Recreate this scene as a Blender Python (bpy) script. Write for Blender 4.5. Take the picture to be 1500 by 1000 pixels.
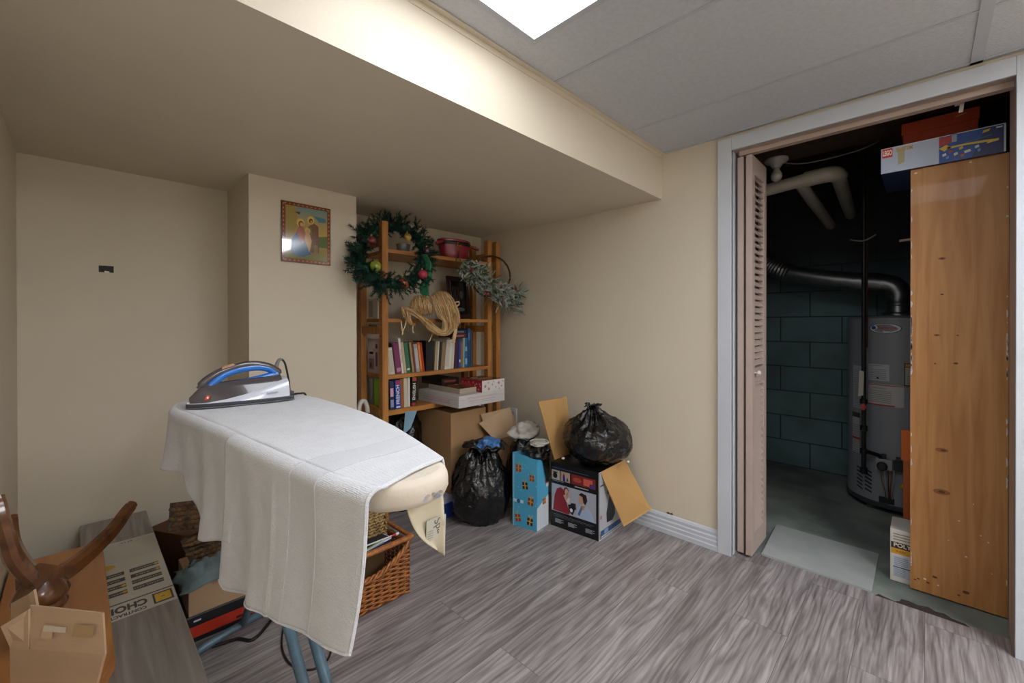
import bpy, bmesh, math, random
from mathutils import Vector, Matrix, noise
S = bpy.context.scene
for o in list(bpy.data.objects): bpy.data.objects.remove(o)
random.seed(7)
# ------------------------------------------------------------------ camera, world, exposure
cd = bpy.data.cameras.new('camera'); cam = bpy.data.objects.new('camera', cd); S.collection.objects.link(cam); S.camera = cam
cd.sensor_width = 36; cd.lens = 14.894; cd.shift_y = -0.01658; cd.clip_start = 0.02; cd.clip_end = 50
yaw, pitch, roll = math.radians(44.29), math.radians(-.182), math.radians(-.076)
cam.matrix_world = Matrix.Translation((0, 0, 1.1526)) @ Matrix.Rotation(yaw - math.pi/2, 4, 'Z') @ Matrix.Rotation(math.pi/2 + pitch, 4, 'X') @ Matrix.Rotation(roll, 4, 'Z')
w = bpy.data.worlds.new('world'); S.world = w; w.use_nodes = True
w.node_tree.nodes['Background'].inputs[0].default_value = (.8, .85, .9, 1); w.node_tree.nodes['Background'].inputs[1].default_value = .15
S.view_settings.view_transform = 'Standard'; S.view_settings.look = 'None'; S.view_settings.exposure = .80; S.view_settings.gamma = 1
PANEL = 4.1
# ------------------------------------------------------------------ materials
def lin(h):
    h = h.lstrip('#'); c = [int(h[i:i+2], 16)/255 for i in (0, 2, 4)]
    return tuple(x/12.92 if x <= .04045 else ((x+.055)/1.055)**2.4 for x in c) + (1,)
MC = {}
def mat(name, col='#808080', rough=.6, metal=0, var=0, vscale=8, bump=0, bscale=60, stretch=(1, 1, 1), col2=None, emit=0, spec=.5, coat=0, detail=4, sheen=0, trans=0):
    if name in MC: return MC[name]
    m = bpy.data.materials.new(name); m.use_nodes = True; MC[name] = m
    nt = m.node_tree; b = nt.nodes['Principled BSDF']
    b.inputs['Base Color'].default_value = lin(col); b.inputs['Roughness'].default_value = rough; b.inputs['Metallic'].default_value = metal
    b.inputs['Specular IOR Level'].default_value = spec; b.inputs['Coat Weight'].default_value = coat; b.inputs['Sheen Weight'].default_value = sheen
    b.inputs['Transmission Weight'].default_value = trans
    tc = nt.nodes.new('ShaderNodeTexCoord'); mp = nt.nodes.new('ShaderNodeMapping'); nt.links.new(tc.outputs['Object'], mp.inputs[0]); mp.inputs['Scale'].default_value = stretch
    n = nt.nodes.new('ShaderNodeTexNoise'); n.inputs['Scale'].default_value = vscale; n.inputs['Detail'].default_value = detail; nt.links.new(mp.outputs[0], n.inputs['Vector'])
    c2 = lin(col2) if col2 else tuple(max(0, x*(1-var-.03)) for x in lin(col)[:3]) + (1,)
    cr = nt.nodes.new('ShaderNodeValToRGB'); cr.color_ramp.elements[0].position = .35; cr.color_ramp.elements[1].position = .65
    cr.color_ramp.elements[0].color = c2; cr.color_ramp.elements[1].color = lin(col); nt.links.new(n.outputs[0], cr.inputs[0]); nt.links.new(cr.outputs[0], b.inputs['Base Color'])
    if bump:
        n2 = nt.nodes.new('ShaderNodeTexNoise'); n2.inputs['Scale'].default_value = bscale; n2.inputs['Detail'].default_value = 3; nt.links.new(mp.outputs[0], n2.inputs['Vector'])
        bp = nt.nodes.new('ShaderNodeBump'); bp.inputs['Strength'].default_value = bump; bp.inputs['Distance'].default_value = .01
        nt.links.new(n2.outputs[0], bp.inputs['Height']); nt.links.new(bp.outputs[0], b.inputs['Normal'])
    if emit:
        b.inputs['Emission Color'].default_value = lin(col); b.inputs['Emission Strength'].default_value = emit
    return m
def P(h, rough=.55): return mat('print_' + h.lstrip('#') + ('_%d' % (rough*100) if rough != .55 else ''), h, rough)
def wood(name, c1, c2, rough=.45, sc=(3, 3, .35), vs=9, knots=True, coat=0):
    if name in MC: return MC[name]
    m = mat(name, c1, rough, coat=coat); nt = m.node_tree; b = nt.nodes['Principled BSDF']
    mp = [n for n in nt.nodes if n.type == 'MAPPING'][0]; mp.inputs['Scale'].default_value = sc
    n = [n for n in nt.nodes if n.type == 'TEX_NOISE'][0]; n.inputs['Scale'].default_value = vs; n.inputs['Detail'].default_value = 6; n.inputs['Distortion'].default_value = 1.2
    cr = [n for n in nt.nodes if n.type == 'VALTORGB'][0]; cr.color_ramp.elements[0].color = lin(c2); cr.color_ramp.elements[1].color = lin(c1)
    cr.color_ramp.elements[0].position = .3; cr.color_ramp.elements[1].position = .7
    if knots:
        vo = nt.nodes.new('ShaderNodeTexVoronoi'); vo.inputs['Scale'].default_value = 6; tc = [n for n in nt.nodes if n.type == 'TEX_COORD'][0]
        mp2 = nt.nodes.new('ShaderNodeMapping'); mp2.inputs['Scale'].default_value = (1.6, 1.6, .8); nt.links.new(tc.outputs['Object'], mp2.inputs[0]); nt.links.new(mp2.outputs[0], vo.inputs['Vector'])
        r2 = nt.nodes.new('ShaderNodeValToRGB'); r2.color_ramp.elements[0].position = .05; r2.color_ramp.elements[1].position = .11
        r2.color_ramp.elements[0].color = (.12, .05, .02, 1); r2.color_ramp.elements[1].color = (1, 1, 1, 1); nt.links.new(vo.outputs['Distance'], r2.inputs[0])
        mx = nt.nodes.new('ShaderNodeMixRGB'); mx.blend_type = 'MULTIPLY'; mx.inputs[0].default_value = 1; nt.links.new(cr.outputs[0], mx.inputs[1]); nt.links.new(r2.outputs[0], mx.inputs[2])
        nt.links.new(mx.outputs[0], b.inputs['Base Color'])
    return m
# ------------------------------------------------------------------ mesh builder
class MB:
    def __init__(s): s.v = []; s.f = []; s.m = []; s.mats = []
    def mi(s, m):
        if m not in s.mats: s.mats.append(m)
        return s.mats.index(m)
    def add(s, vs, fs, m, M=None):
        k = len(s.v); s.v += [tuple(M @ Vector(v)) if M is not None else tuple(v) for v in vs]
        i = s.mi(m); s.f += [tuple(k+j for j in f) for f in fs]; s.m += [i]*len(fs); return s
    def box(s, lo, hi, m, M=None):
        x0, y0, z0 = lo; x1, y1, z1 = hi
        return s.add([(x0,y0,z0),(x1,y0,z0),(x1,y1,z0),(x0,y1,z0),(x0,y0,z1),(x1,y0,z1),(x1,y1,z1),(x0,y1,z1)],
                     [(0,3,2,1),(4,5,6,7),(0,1,5,4),(1,2,6,5),(2,3,7,6),(3,0,4,7)], m, M)
    def prism(s, pts, d0, d1, m, M=None):      # polygon in local xy, extruded from z=d0 to d1
        n = len(pts); a = sum(pts[i][0]*pts[(i+1)%n][1]-pts[(i+1)%n][0]*pts[i][1] for i in range(n))
        if a < 0: pts = pts[::-1]
        v = [(x, y, d0) for x, y in pts] + [(x, y, d1) for x, y in pts]
        f = [tuple(range(n))[::-1], tuple(range(n, 2*n))] + [(i, (i+1)%n, n+(i+1)%n, n+i) for i in range(n)]
        return s.add(v, f, m, M)
    def tube(s, path, r, m, n=10, closed=False, M=None, flat=1):
        path = [Vector(p) for p in path]; k = len(path); rs = r if isinstance(r, (list, tuple)) else [r]*k
        V = []; up = None
        for i, p in enumerate(path):
            a = path[i-1] if (i or closed) else p; b = path[(i+1) % k] if (i < k-1 or closed) else p
            t = (b-a).normalized()
            if up is None: up = Vector((0,0,1)) if abs(t.z) < .9 else Vector((1,0,0))
            up = (up - t*up.dot(t)).normalized(); q = t.cross(up)
            for j in range(n):
                c = 2*math.pi*j/n; V.append(p + (up*math.sin(c)*flat + q*math.cos(c))*rs[i])
        F = [(i*n+j, i*n+(j+1)%n, ((i+1)%k)*n+(j+1)%n, ((i+1)%k)*n+j) for i in range(k if closed else k-1) for j in range(n)]
        if not closed: F += [tuple(range(n))[::-1], tuple((k-1)*n+j for j in range(n))]
        return s.add(V, F, m, M)
    def lathe(s, prof, m, n=28, M=None):       # (r, z) profile about local z
        V = [(r*math.cos(2*math.pi*j/n), r*math.sin(2*math.pi*j/n), z) for r, z in prof for j in range(n)]
        k = len(prof); F = [(i*n+j, i*n+(j+1)%n, (i+1)*n+(j+1)%n, (i+1)*n+j) for i in range(k-1) for j in range(n)]
        F += [tuple(range(n))[::-1], tuple((k-1)*n+j for j in range(n))]
        return s.add(V, F, m, M)
    def ball(s, c, r, m, nu=20, nv=12, fn=None, M=None):
        r = r if isinstance(r, (tuple, list)) else (r, r, r); V = []
        for i in range(nv+1):
            th = math.pi*i/nv
            for j in range(nu):
                ph = 2*math.pi*j/nu; d = Vector((math.sin(th)*math.cos(ph), math.sin(th)*math.sin(ph), -math.cos(th)))
                p = Vector((d.x*r[0], d.y*r[1], d.z*r[2]))
                if fn: p = fn(d, p)
                V.append(p + Vector(c))
        F = [(i*nu+j, i*nu+(j+1)%nu, (i+1)*nu+(j+1)%nu, (i+1)*nu+j) for i in range(nv) for j in range(nu)]
        return s.add(V, F, m, M)
    def grid(s, fn, nu, nv, m, th=0):          # sheet, optional thickness along its normal
        V = [Vector(fn(i/nu, j/nv)) for i in range(nu+1) for j in range(nv+1)]
        F = [(i*(nv+1)+j, (i+1)*(nv+1)+j, (i+1)*(nv+1)+j+1, i*(nv+1)+j+1) for i in range(nu) for j in range(nv)]
        return s.add(V, F, m)
    def text(s, st, size, m, M, ext=.0004, sx=1, align='CENTER', bold=0):
        c = bpy.data.curves.new('t', 'FONT'); c.body = st; c.size = size; c.extrude = ext; c.align_x = align; c.align_y = 'CENTER'; c.offset = bold; c.resolution_u = 3
        o = bpy.data.objects.new('t', c); me = o.to_mesh()
        s.add([(v.co.x*sx, v.co.y, v.co.z) for v in me.vertices], [tuple(p.vertices) for p in me.polygons], m, M)
        o.to_mesh_clear(); bpy.data.objects.remove(o); bpy.data.curves.remove(c); return s
    def build(s, name, parent=None, smooth=None, bevel=0, solid=0, sub=0, seg=2):
        me = bpy.data.meshes.new(name); V = s.v
        org = Vector((0, 0, 0))
        if parent is None:
            xs = [v[0] for v in V]; ys = [v[1] for v in V]; org = Vector(((min(xs)+max(xs))/2, (min(ys)+max(ys))/2, min(v[2] for v in V)))
            V = [tuple(Vector(v)-org) for v in V]
        me.from_pydata(V, [], s.f); me.update()
        for m in s.mats: me.materials.append(m)
        for p, i in zip(me.polygons, s.m): p.material_index = i
        o = bpy.data.objects.new(name, me); S.collection.objects.link(o); o.location = org
        if parent is not None:
            o.parent = parent; o.matrix_parent_inverse = WM(parent).inverted()
        if smooth is not None:
            for p in me.polygons: p.use_smooth = True
            me.set_sharp_from_angle(angle=math.radians(smooth))
        if solid: q = o.modifiers.new('s', 'SOLIDIFY'); q.thickness = abs(solid); q.offset = -1 if solid > 0 else 1
        if bevel: q = o.modifiers.new('b', 'BEVEL'); q.width = bevel; q.segments = seg; q.limit_method = 'ANGLE'; q.angle_limit = math.radians(40)
        if sub: q = o.modifiers.new('u', 'SUBSURF'); q.levels = sub; q.render_levels = sub
        return o
def WM(o):
    M = o.matrix_basis.copy() if o.parent is None else WM(o.parent) @ o.matrix_parent_inverse @ o.matrix_basis
    return M
def thing(name, loc, label, cat, group=None):
    o = bpy.data.objects.new(name, None); S.collection.objects.link(o); o.location = loc; o.empty_display_size = .05
    return tag(o, label, cat, group)
def tag(o, label, cat, group=None, kind=None):
    o['label'] = label; o['category'] = cat
    if group: o['group'] = group
    if kind: o['kind'] = kind
    return o
def struct(o, label=None):
    o['kind'] = 'structure'
    if label: o['label'] = label
    return o
def frame(o, r, u):     # matrix with local x=right, y=up, z=out
    r = Vector(r).normalized(); u = Vector(u); u = (u - r*u.dot(r)).normalized(); n = r.cross(u)
    return Matrix(((r.x, u.x, n.x, o[0]), (r.y, u.y, n.y, o[1]), (r.z, u.z, n.z, o[2]), (0, 0, 0, 1)))
def ell(cx, cy, rx, ry, n=16, a0=0): return [(cx+rx*math.cos(a0+2*math.pi*i/n), cy+ry*math.sin(a0+2*math.pi*i/n)) for i in range(n)]
def rect(x0, y0, x1, y1): return [(x0, y0), (x1, y0), (x1, y1), (x0, y1)]
def spline(pts, n=8):
    pts = [Vector(p) for p in pts]; out = []
    for i in range(len(pts)-1):
        p0 = pts[max(i-1, 0)]; p1 = pts[i]; p2 = pts[i+1]; p3 = pts[min(i+2, len(pts)-1)]
        for j in range(n):
            t = j/n; out.append(.5*((2*p1) + (p2-p0)*t + (2*p0-5*p1+4*p2-p3)*t*t + (3*p1-p0-3*p2+p3)*t**3))
    return out + [pts[-1]]
# ------------------------------------------------------------------ setting materials
paint = mat('cream_paint', '#d8cdb9', .55, var=.03, vscale=1.5, bump=.05, bscale=120)
soff_m = paint
white_trim = mat('white_trim_paint', '#c9ced6', .4, var=.03, vscale=5)
jamb_m = mat('beige_jamb_paint', '#b09c90', .45, var=.06, vscale=6)
def ceiling_mat():
    m = mat('ceiling_tile', '#c9ccd2', .9, var=.04, vscale=60, bump=.35, bscale=170); return m
tile_m = ceiling_mat()
bar_m = mat('ceiling_bar', '#b9bdc4', .6)
def floor_mat():
    m = bpy.data.materials.new('vinyl_planks'); m.use_nodes = True; nt = m.node_tree; b = nt.nodes['Principled BSDF']; N = nt.nodes; L = nt.links
    b.inputs['Roughness'].default_value = .42; b.inputs['Specular IOR Level'].default_value = .4
    tc = N.new('ShaderNodeTexCoord')
    br = N.new('ShaderNodeTexBrick'); br.inputs['Scale'].default_value = 1; br.inputs['Brick Width'].default_value = 1.22; br.inputs['Row Height'].default_value = .18
    br.inputs['Mortar Size'].default_value = .0009; br.inputs['Mortar Smooth'].default_value = .2; br.inputs['Bias'].default_value = 0
    br.inputs['Color1'].default_value = (0, 0, 0, 1); br.inputs['Color2'].default_value = (1, 1, 1, 1); br.inputs['Mortar'].default_value = (.5, .5, .5, 1); br.offset = .37
    L.new(tc.outputs['Object'], br.inputs['Vector'])
    # every plank shifts its grain
    sc = N.new('ShaderNodeVectorMath'); sc.operation = 'MULTIPLY'; sc.inputs[1].default_value = (7, 3, 5); L.new(br.outputs['Color'], sc.inputs[0])
    ad = N.new('ShaderNodeVectorMath'); ad.operation = 'ADD'; L.new(tc.outputs['Object'], ad.inputs[0]); L.new(sc.outputs[0], ad.inputs[1])
    def noisy(scale, x, y, det, dist):
        mp = N.new('ShaderNodeMapping'); mp.inputs['Scale'].default_value = (x, y, 1); L.new(ad.outputs[0], mp.inputs[0])
        n = N.new('ShaderNodeTexNoise'); n.inputs['Scale'].default_value = scale; n.inputs['Detail'].default_value = det; n.inputs['Distortion'].default_value = dist; L.new(mp.outputs[0], n.inputs['Vector']); return n
    n1 = noisy(3, .8, 6, 5, 1.5); n2 = noisy(16, .35, 9, 6, .3)
    mp = N.new('ShaderNodeMapping'); mp.inputs['Scale'].default_value = (.5, 4, 1); L.new(ad.outputs[0], mp.inputs[0])
    wv = N.new('ShaderNodeTexWave'); wv.bands_direction = 'Y'; wv.inputs['Scale'].default_value = 3.2; wv.inputs['Distortion'].default_value = 14; wv.inputs['Detail'].default_value = 2; wv.inputs['Detail Scale'].default_value = 1.3; L.new(mp.outputs[0], wv.inputs['Vector'])
    r1 = N.new('ShaderNodeValToRGB'); e = r1.color_ramp.elements; e[0].position = .3; e[0].color = lin('#7d7675'); e[1].position = .72; e[1].color = lin('#afaaa9'); L.new(n1.outputs[0], r1.inputs[0])
    r2 = N.new('ShaderNodeValToRGB'); e = r2.color_ramp.elements; e[0].position = .35; e[0].color = (.72, .71, .72, 1); e[1].position = .6; e[1].color = (1.06, 1.05, 1.04, 1); L.new(n2.outputs[0], r2.inputs[0])
    mx = N.new('ShaderNodeMixRGB'); mx.blend_type = 'MULTIPLY'; mx.inputs[0].default_value = .8; L.new(r1.outputs[0], mx.inputs[1]); L.new(r2.outputs[0], mx.inputs[2])
    r3 = N.new('ShaderNodeValToRGB'); e = r3.color_ramp.elements; e[0].position = 0; e[0].color = (.70, .68, .68, 1); e[1].position = .6; e[1].color = (1, 1, 1, 1); L.new(wv.outputs[0], r3.inputs[0])
    m2 = N.new('ShaderNodeMixRGB'); m2.blend_type = 'MULTIPLY'; m2.inputs[0].default_value = .9; L.new(mx.outputs[0], m2.inputs[1]); L.new(r3.outputs[0], m2.inputs[2])
    r4 = N.new('ShaderNodeValToRGB'); e = r4.color_ramp.elements; e[0].color = (.88, .86, .86, 1); e[1].color = (1.08, 1.07, 1.08, 1); L.new(br.outputs['Color'], r4.inputs[0])
    m3 = N.new('ShaderNodeMixRGB'); m3.blend_type = 'MULTIPLY'; m3.inputs[0].default_value = 1; L.new(m2.outputs[0], m3.inputs[1]); L.new(r4.outputs[0], m3.inputs[2])
    m4 = N.new('ShaderNodeMixRGB'); m4.inputs[2].default_value = lin('#5e5654'); L.new(br.outputs['Fac'], m4.inputs[0]); L.new(m3.outputs[0], m4.inputs[1]); L.new(m4.outputs[0], b.inputs['Base Color'])
    bp = N.new('ShaderNodeBump'); bp.inputs['Strength'].default_value = .15; bp.inputs['Distance'].default_value = .004; L.new(n2.outputs[0], bp.inputs['Height']); L.new(bp.outputs[0], b.inputs['Normal'])
    return m
def block_mat():
    m = bpy.data.materials.new('painted_concrete_block'); m.use_nodes = True; nt = m.node_tree; b = nt.nodes['Principled BSDF']; N = nt.nodes; L = nt.links
    b.inputs['Roughness'].default_value = .8
    tc = N.new('ShaderNodeTexCoord'); sp = N.new('ShaderNodeSeparateXYZ'); L.new(tc.outputs['Object'], sp.inputs[0])
    cb = N.new('ShaderNodeCombineXYZ'); ad = N.new('ShaderNodeMath'); L.new(sp.outputs['X'], ad.inputs[0]); L.new(sp.outputs['Y'], ad.inputs[1]); L.new(ad.outputs[0], cb.inputs['X']); L.new(sp.outputs['Z'], cb.inputs['Y'])
    br = N.new('ShaderNodeTexBrick'); br.inputs['Scale'].default_value = 1; br.inputs['Brick Width'].default_value = .4; br.inputs['Row Height'].default_value = .2; br.inputs['Mortar Size'].default_value = .005; br.inputs['Mortar Smooth'].default_value = .5
    br.inputs['Color1'].default_value = lin('#68828b'); br.inputs['Color2'].default_value = lin('#708a91'); br.inputs['Mortar'].default_value = lin('#3d4b51'); L.new(cb.outputs[0], br.inputs['Vector'])
    n = N.new('ShaderNodeTexNoise'); n.inputs['Scale'].default_value = 3; n.inputs['Detail'].default_value = 8; L.new(tc.outputs['Object'], n.inputs['Vector'])
    r = N.new('ShaderNodeValToRGB'); e = r.color_ramp.elements; e[0].position = .35; e[0].color = (.55, .53, .45, 1); e[1].position = .6; e[1].color = (1, 1, 1, 1); L.new(n.outputs[0], r.inputs[0])
    mx = N.new('ShaderNodeMixRGB'); mx.blend_type = 'MULTIPLY'; mx.inputs[0].default_value = .7; L.new(br.outputs['Color'], mx.inputs[1]); L.new(r.outputs[0], mx.inputs[2]); # shade over the upper courses is put into the block colour
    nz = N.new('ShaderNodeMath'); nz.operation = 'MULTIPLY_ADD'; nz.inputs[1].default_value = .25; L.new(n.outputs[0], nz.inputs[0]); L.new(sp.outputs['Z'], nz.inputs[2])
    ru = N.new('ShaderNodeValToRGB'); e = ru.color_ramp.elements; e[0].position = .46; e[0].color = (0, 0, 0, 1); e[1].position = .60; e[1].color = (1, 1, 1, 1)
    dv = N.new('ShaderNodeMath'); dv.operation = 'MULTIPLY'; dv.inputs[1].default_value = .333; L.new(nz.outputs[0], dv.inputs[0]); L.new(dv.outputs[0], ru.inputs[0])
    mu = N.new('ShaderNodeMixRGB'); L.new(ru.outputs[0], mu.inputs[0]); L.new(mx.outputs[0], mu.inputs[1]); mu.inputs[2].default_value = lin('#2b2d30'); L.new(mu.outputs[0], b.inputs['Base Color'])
    bp = N.new('ShaderNodeBump'); bp.invert = True; bp.inputs['Strength'].default_value = .6; bp.inputs['Distance'].default_value = .01; L.new(br.outputs['Fac'], bp.inputs['Height']); L.new(bp.outputs[0], b.inputs['Normal'])
    return m
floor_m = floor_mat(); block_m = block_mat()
concrete = mat('bare_concrete', '#8b928a', .75, var=.3, vscale=4, bump=.3, bscale=40, detail=8, col2='#626b67')
dark_wood = mat('dark_joist_wood', '#3d2a1c', .8, var=.4, vscale=4, stretch=(1, 8, 8))
# ------------------------------------------------------------------ room shell
XR, YS, ZS, ZC = 2.2526, 1.0458, 1.8372, 2.085
XW = XR + .008
def wall(name, *boxes, m=paint):
    b = MB()
    for lo, hi in boxes: b.box(lo, hi, m)
    return struct(b.build(name))
wall('floor', ((-.27, -2.7, -.06), (XW, 2.7, 0)), ((XW, -.23, -.06), (2.365, .70, 0)), m=floor_m)
cf = wall('floor_closet', ((2.365, -1.0, -.08), (4.13, 1.8, -.004)), m=concrete)
wall('wall_left', ((-.27, -2.7, 0), (-.1695, 2.7, 2.4)))
wall('wall_back', ((-.1695, 2.595, 0), (.5451, 2.7, 2.4)), ((1.0551, 2.5545, 0), (XW, 2.7, 2.4)))
wall('wall_pillar', ((.5451, 2.2057, 0), (1.0551, 2.7, 2.0)))
wall('wall_front', ((-.27, -2.8, 0), (4.2, -2.7, 2.4)))
wall('wall_right', ((XW, .70, 0), (2.365, 2.7, 2.4)), ((XW, -2.7, 0), (2.365, -.24, 2.4)), ((XW, -.24, 2.015), (2.365, .70, 2.4)))
wall('ceiling_soffit', ((-.1695, YS, ZS), (XW, 2.6, ZC+.06)))
wall('ceiling', ((-.1695, -2.7, ZC), (XW, YS, ZC+.05)), m=tile_m)
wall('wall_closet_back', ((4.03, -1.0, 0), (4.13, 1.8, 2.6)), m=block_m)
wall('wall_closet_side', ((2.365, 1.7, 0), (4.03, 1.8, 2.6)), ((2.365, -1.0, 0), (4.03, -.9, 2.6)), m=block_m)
b = MB(); b.box((2.365, -1, 2.5), (4.13, 1.8, 2.6), dark_wood)
for k in range(5): b.box((2.42+k*.4, -.9, 2.30), (2.46+k*.4, 1.7, 2.5), dark_wood)
b.box((2.7, -.9, 2.09), (2.88, 1.7, 2.30), dark_wood); b.box((2.84, .1, 2.2), (4.03, .3, 2.3), dark_wood)
struct(b.build('ceiling_closet'))
# ceiling grid bars and edge angle
b = MB()
for x in (.085, 1.292, 1.884): b.box((x-.006, -2.7, ZC-.003), (x+.006, YS, ZC), bar_m)
for y in (-.13, -1.35): b.box((-.1695, y-.016, ZC-.004), (XW, y+.016, ZC), bar_m)
b.box((XW-.022, -2.7, ZC-.004), (XW, YS, ZC), bar_m)
struct(b.build('trim_1'))
b = MB(); b.box((-.1695, YS-.022, ZC-.005), (XW, YS, ZC-.002), paint); b.box((-.1695, YS-.003, ZC-.024), (XW, YS, ZC-.005), paint); struct(b.build('trim_2'))
# door casing
A, B_, W_, H_ = .682, -.2219, .065, 2.0
b = MB()
b.box((XR-.010, A, 0), (XW, A+W_, H_+W_), white_trim); b.box((XR-.010, B_-W_, 0), (XW, B_, H_+W_), white_trim); b.box((XR-.010, B_, H_), (XW, A, H_+W_), white_trim)
struct(b.build('trim_3', bevel=.002))
b = MB()
b.box((XR-.006, A, 0), (2.375, A+.018, H_+.015), white_trim)
struct(b.build('trim_4'))
b = MB(); b.box((XR, B_-.018, 0), (2.40, B_, H_+.015), jamb_m); b.box((XR, B_, H_), (2.375, A, H_+.015), jamb_m)
b.box((2.29, B_, H_-.022), (2.325, A-.02, H_), jamb_m); struct(b.build('trim_5', bevel=.0015))
# baseboard with a stepped profile
b = MB(); prof = [(0, 0), (.016, 0), (.016, .022), (.013, .028), (.014, .045), (.011, .050), (.012, .066), (.008, .072), (.009, .088), (.004, .100), (0, .104)]
M = Matrix(((-1, 0, 0, XW), (0, 0, 1, 0), (0, 1, 0, 0), (0, 0, 0, 1)))
b.prism(prof, A+W_, 2.55, white_trim, M); struct(b.build('baseboard_right'))
b = MB(); b.prism([(1.020, .110), (1.009, .116), (.996, .112), (.988, .118), (.980, .108), (.992, .104), (1.0, .106), (1.012, .104)], 0, .0006, P('#5e4630'), Matrix(((0, 0, -1, XW), (1, 0, 0, 0), (0, 1, 0, 0), (0, 0, 0, 1))))
b.build('paint_chip', parent=bpy.data.objects['wall_right'])
# broken vinyl edge and adhesive in the doorway
b = MB(); adh = mat('dark_adhesive', '#3c302c', .9, var=.4, vscale=30, bump=.5)
ring = [(2.353, .15), (2.372, .14), (2.362, .11), (2.355, .09), (2.37, .075), (2.395, .07), (2.398, .045), (2.39, .02), (2.402, -.01), (2.385, -.03), (2.392, -.055), (2.372, -.075), (2.365, -.11), (2.352, -.12)]
b.prism(ring, -.003, .0012, adh); b.build('adhesive_strip', parent=bpy.data.objects['floor_closet'])
# ------------------------------------------------------------------ lights
led = mat('light_diffuser', '#f4f8ff', .5, emit=PANEL)
def panel_light(x0, y0, x1, y1, label, led=led):
    t = thing('ceiling_light', ((x0+x1)/2, (y0+y1)/2, ZC), label, 'ceiling light', None)
    b = MB(); g = .022
    for lo, hi in (((x0-g, y0-g), (x1+g, y0)), ((x0-g, y1), (x1+g, y1+g)), ((x0-g, y0), (x0, y1)), ((x1, y0), (x1+g, y1))):
        b.box((lo[0], lo[1], ZC-.006), (hi[0], hi[1], ZC-.0005), bar_m)
    b.build('frame', t, bevel=.0015)
    b = MB(); b.box((x0, y0, ZC-.004), (x1, y1, ZC-.001), led); b.build('diffuser', t)
    return t
panel_light(.445, -.28, 1.045, .916, 'flat white rectangular light panel in the tiled ceiling above the soffit edge')
led2 = mat('light_diffuser_bright', '#f4f8ff', .5, emit=PANEL*2.75)
panel_light(1.31, -1.75, 1.86, -.62, 'second flat light panel in the ceiling behind the viewer', led2)
panel_light(.11, -2.55, .66, -1.42, 'added fill light panel, out of view in the ceiling at the back of the room', led2)  # unseen extra panel, added only as fill light
# outlet
t = thing('wall_outlet', (XW, 2.19, .40), 'white wall outlet low on the cream wall beside the bookshelf', 'outlet')
ow = mat('outlet_plastic', '#d9d8d4', .35); F = frame((XW, 2.19, .465), (0, -1, 0), (0, 0, 1))
b = MB(); b.prism(rect(-.036, -.058, .036, .058), 0, .006, ow, F); b.build('cover_plate', t, bevel=.002)
b = MB()
for dy in (-.022, .022):
    b.prism(ell(0, dy, .016, .014, 14), .006, .009, P('#a7adb3'), F)
b.build('socket', t)
# small dark opening in the left back wall
t = thing('wall_opening', (.09, 2.595, 1.38), 'small black rectangular cable opening in the left cream wall', 'opening')
F = frame((.089, 2.595, 1.394), (1, 0, 0), (0, 0, 1)); blk = P('#0b0908'); b = MB(); b.prism(rect(-.024, -.0145, .024, .0145), 0, .002, blk, F); b.build('recess', t)
b = MB(); b.prism([(-.006, -.0145), (.010, -.0145), (.010, -.010), (-.006, -.0085)], .002, .004, P('#f0e9e0'), F); b.build('cable_end', t)
# ------------------------------------------------------------------ bifold louvre door
dm = mat('bifold_paint', '#b7a59a', .45, var=.05, vscale=8); ds = P('#4a3f3a')
dr = bpy.data.objects.new('door_1', None); S.collection.objects.link(dr); dr.location = (2.31, .66, 0); dr['kind'] = 'structure'
def leaf(y0, y1, x0, x1, z0=.016, z1=1.972):
    st = .045; b = MB()
    b.box((x0, y0, z0), (x0+st, y1, z1), dm); b.box((x1-st, y0, z0), (x1, y1, z1), dm)
    b.box((x0+st, y0, z0), (x1-st, y1, z0+.10), dm); b.box((x0+st, y0, z1-.09), (x1-st, y1, z1), dm); b.box((x0+st, y0, .86), (x1-st, y1, .93), dm)
    p = b.build('door_panel', dr, bevel=.0015)
    b = MB(); z = z0+.10
    while z < z1-.095:
        if not (.845 < z < .925):
            b.add([(x0+st, y0+.002, z), (x1-st, y0+.002, z), (x1-st, y0+.008, z-.003), (x0+st, y0+.008, z-.003),
                   (x0+st, y1-.008, z+.024), (x1-st, y1-.008, z+.024), (x1-st, y1-.002, z+.021), (x0+st, y1-.002, z+.021)],
                  [(0, 1, 5, 4), (3, 7, 6, 2), (0, 4, 7, 3), (1, 2, 6, 5), (0, 3, 2, 1), (4, 5, 6, 7)], dm)
        z += .033
    b.build('louvre_slats', p); return p
leaf(.641, .669, 2.292, 2.545); p2 = leaf(.602, .630, 2.287, 2.545)
b = MB(); b.lathe([(.004, 0), (.004, .012), (.012, .016), (.012, .024), (.006, .028)], P('#d5cfc8', .3), 16, frame((2.33, .602, .907), (1, 0, 0), (0, 0, 1))); b.build('knob', p2, smooth=40)
b = MB()
for y in (.655, .616): b.tube([(2.305, y, 1.965), (2.305, y, 1.985)], .004, P('#c9c2ba'), 8)
b.build('pivot_pin', dr)
b = MB(); b.prism([(0, 0), (.012, 0), (.016, .035), (.004, .035)], 0, .003, P('#b9b2aa'), frame((2.36, -.09, 1.955), (0, -1, 0), (0, 0, 1))); b.box((2.355, -.10, 1.985), (2.365, -.08, 2.0), P('#b9b2aa')); b.build('track_clip', dr)
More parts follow.
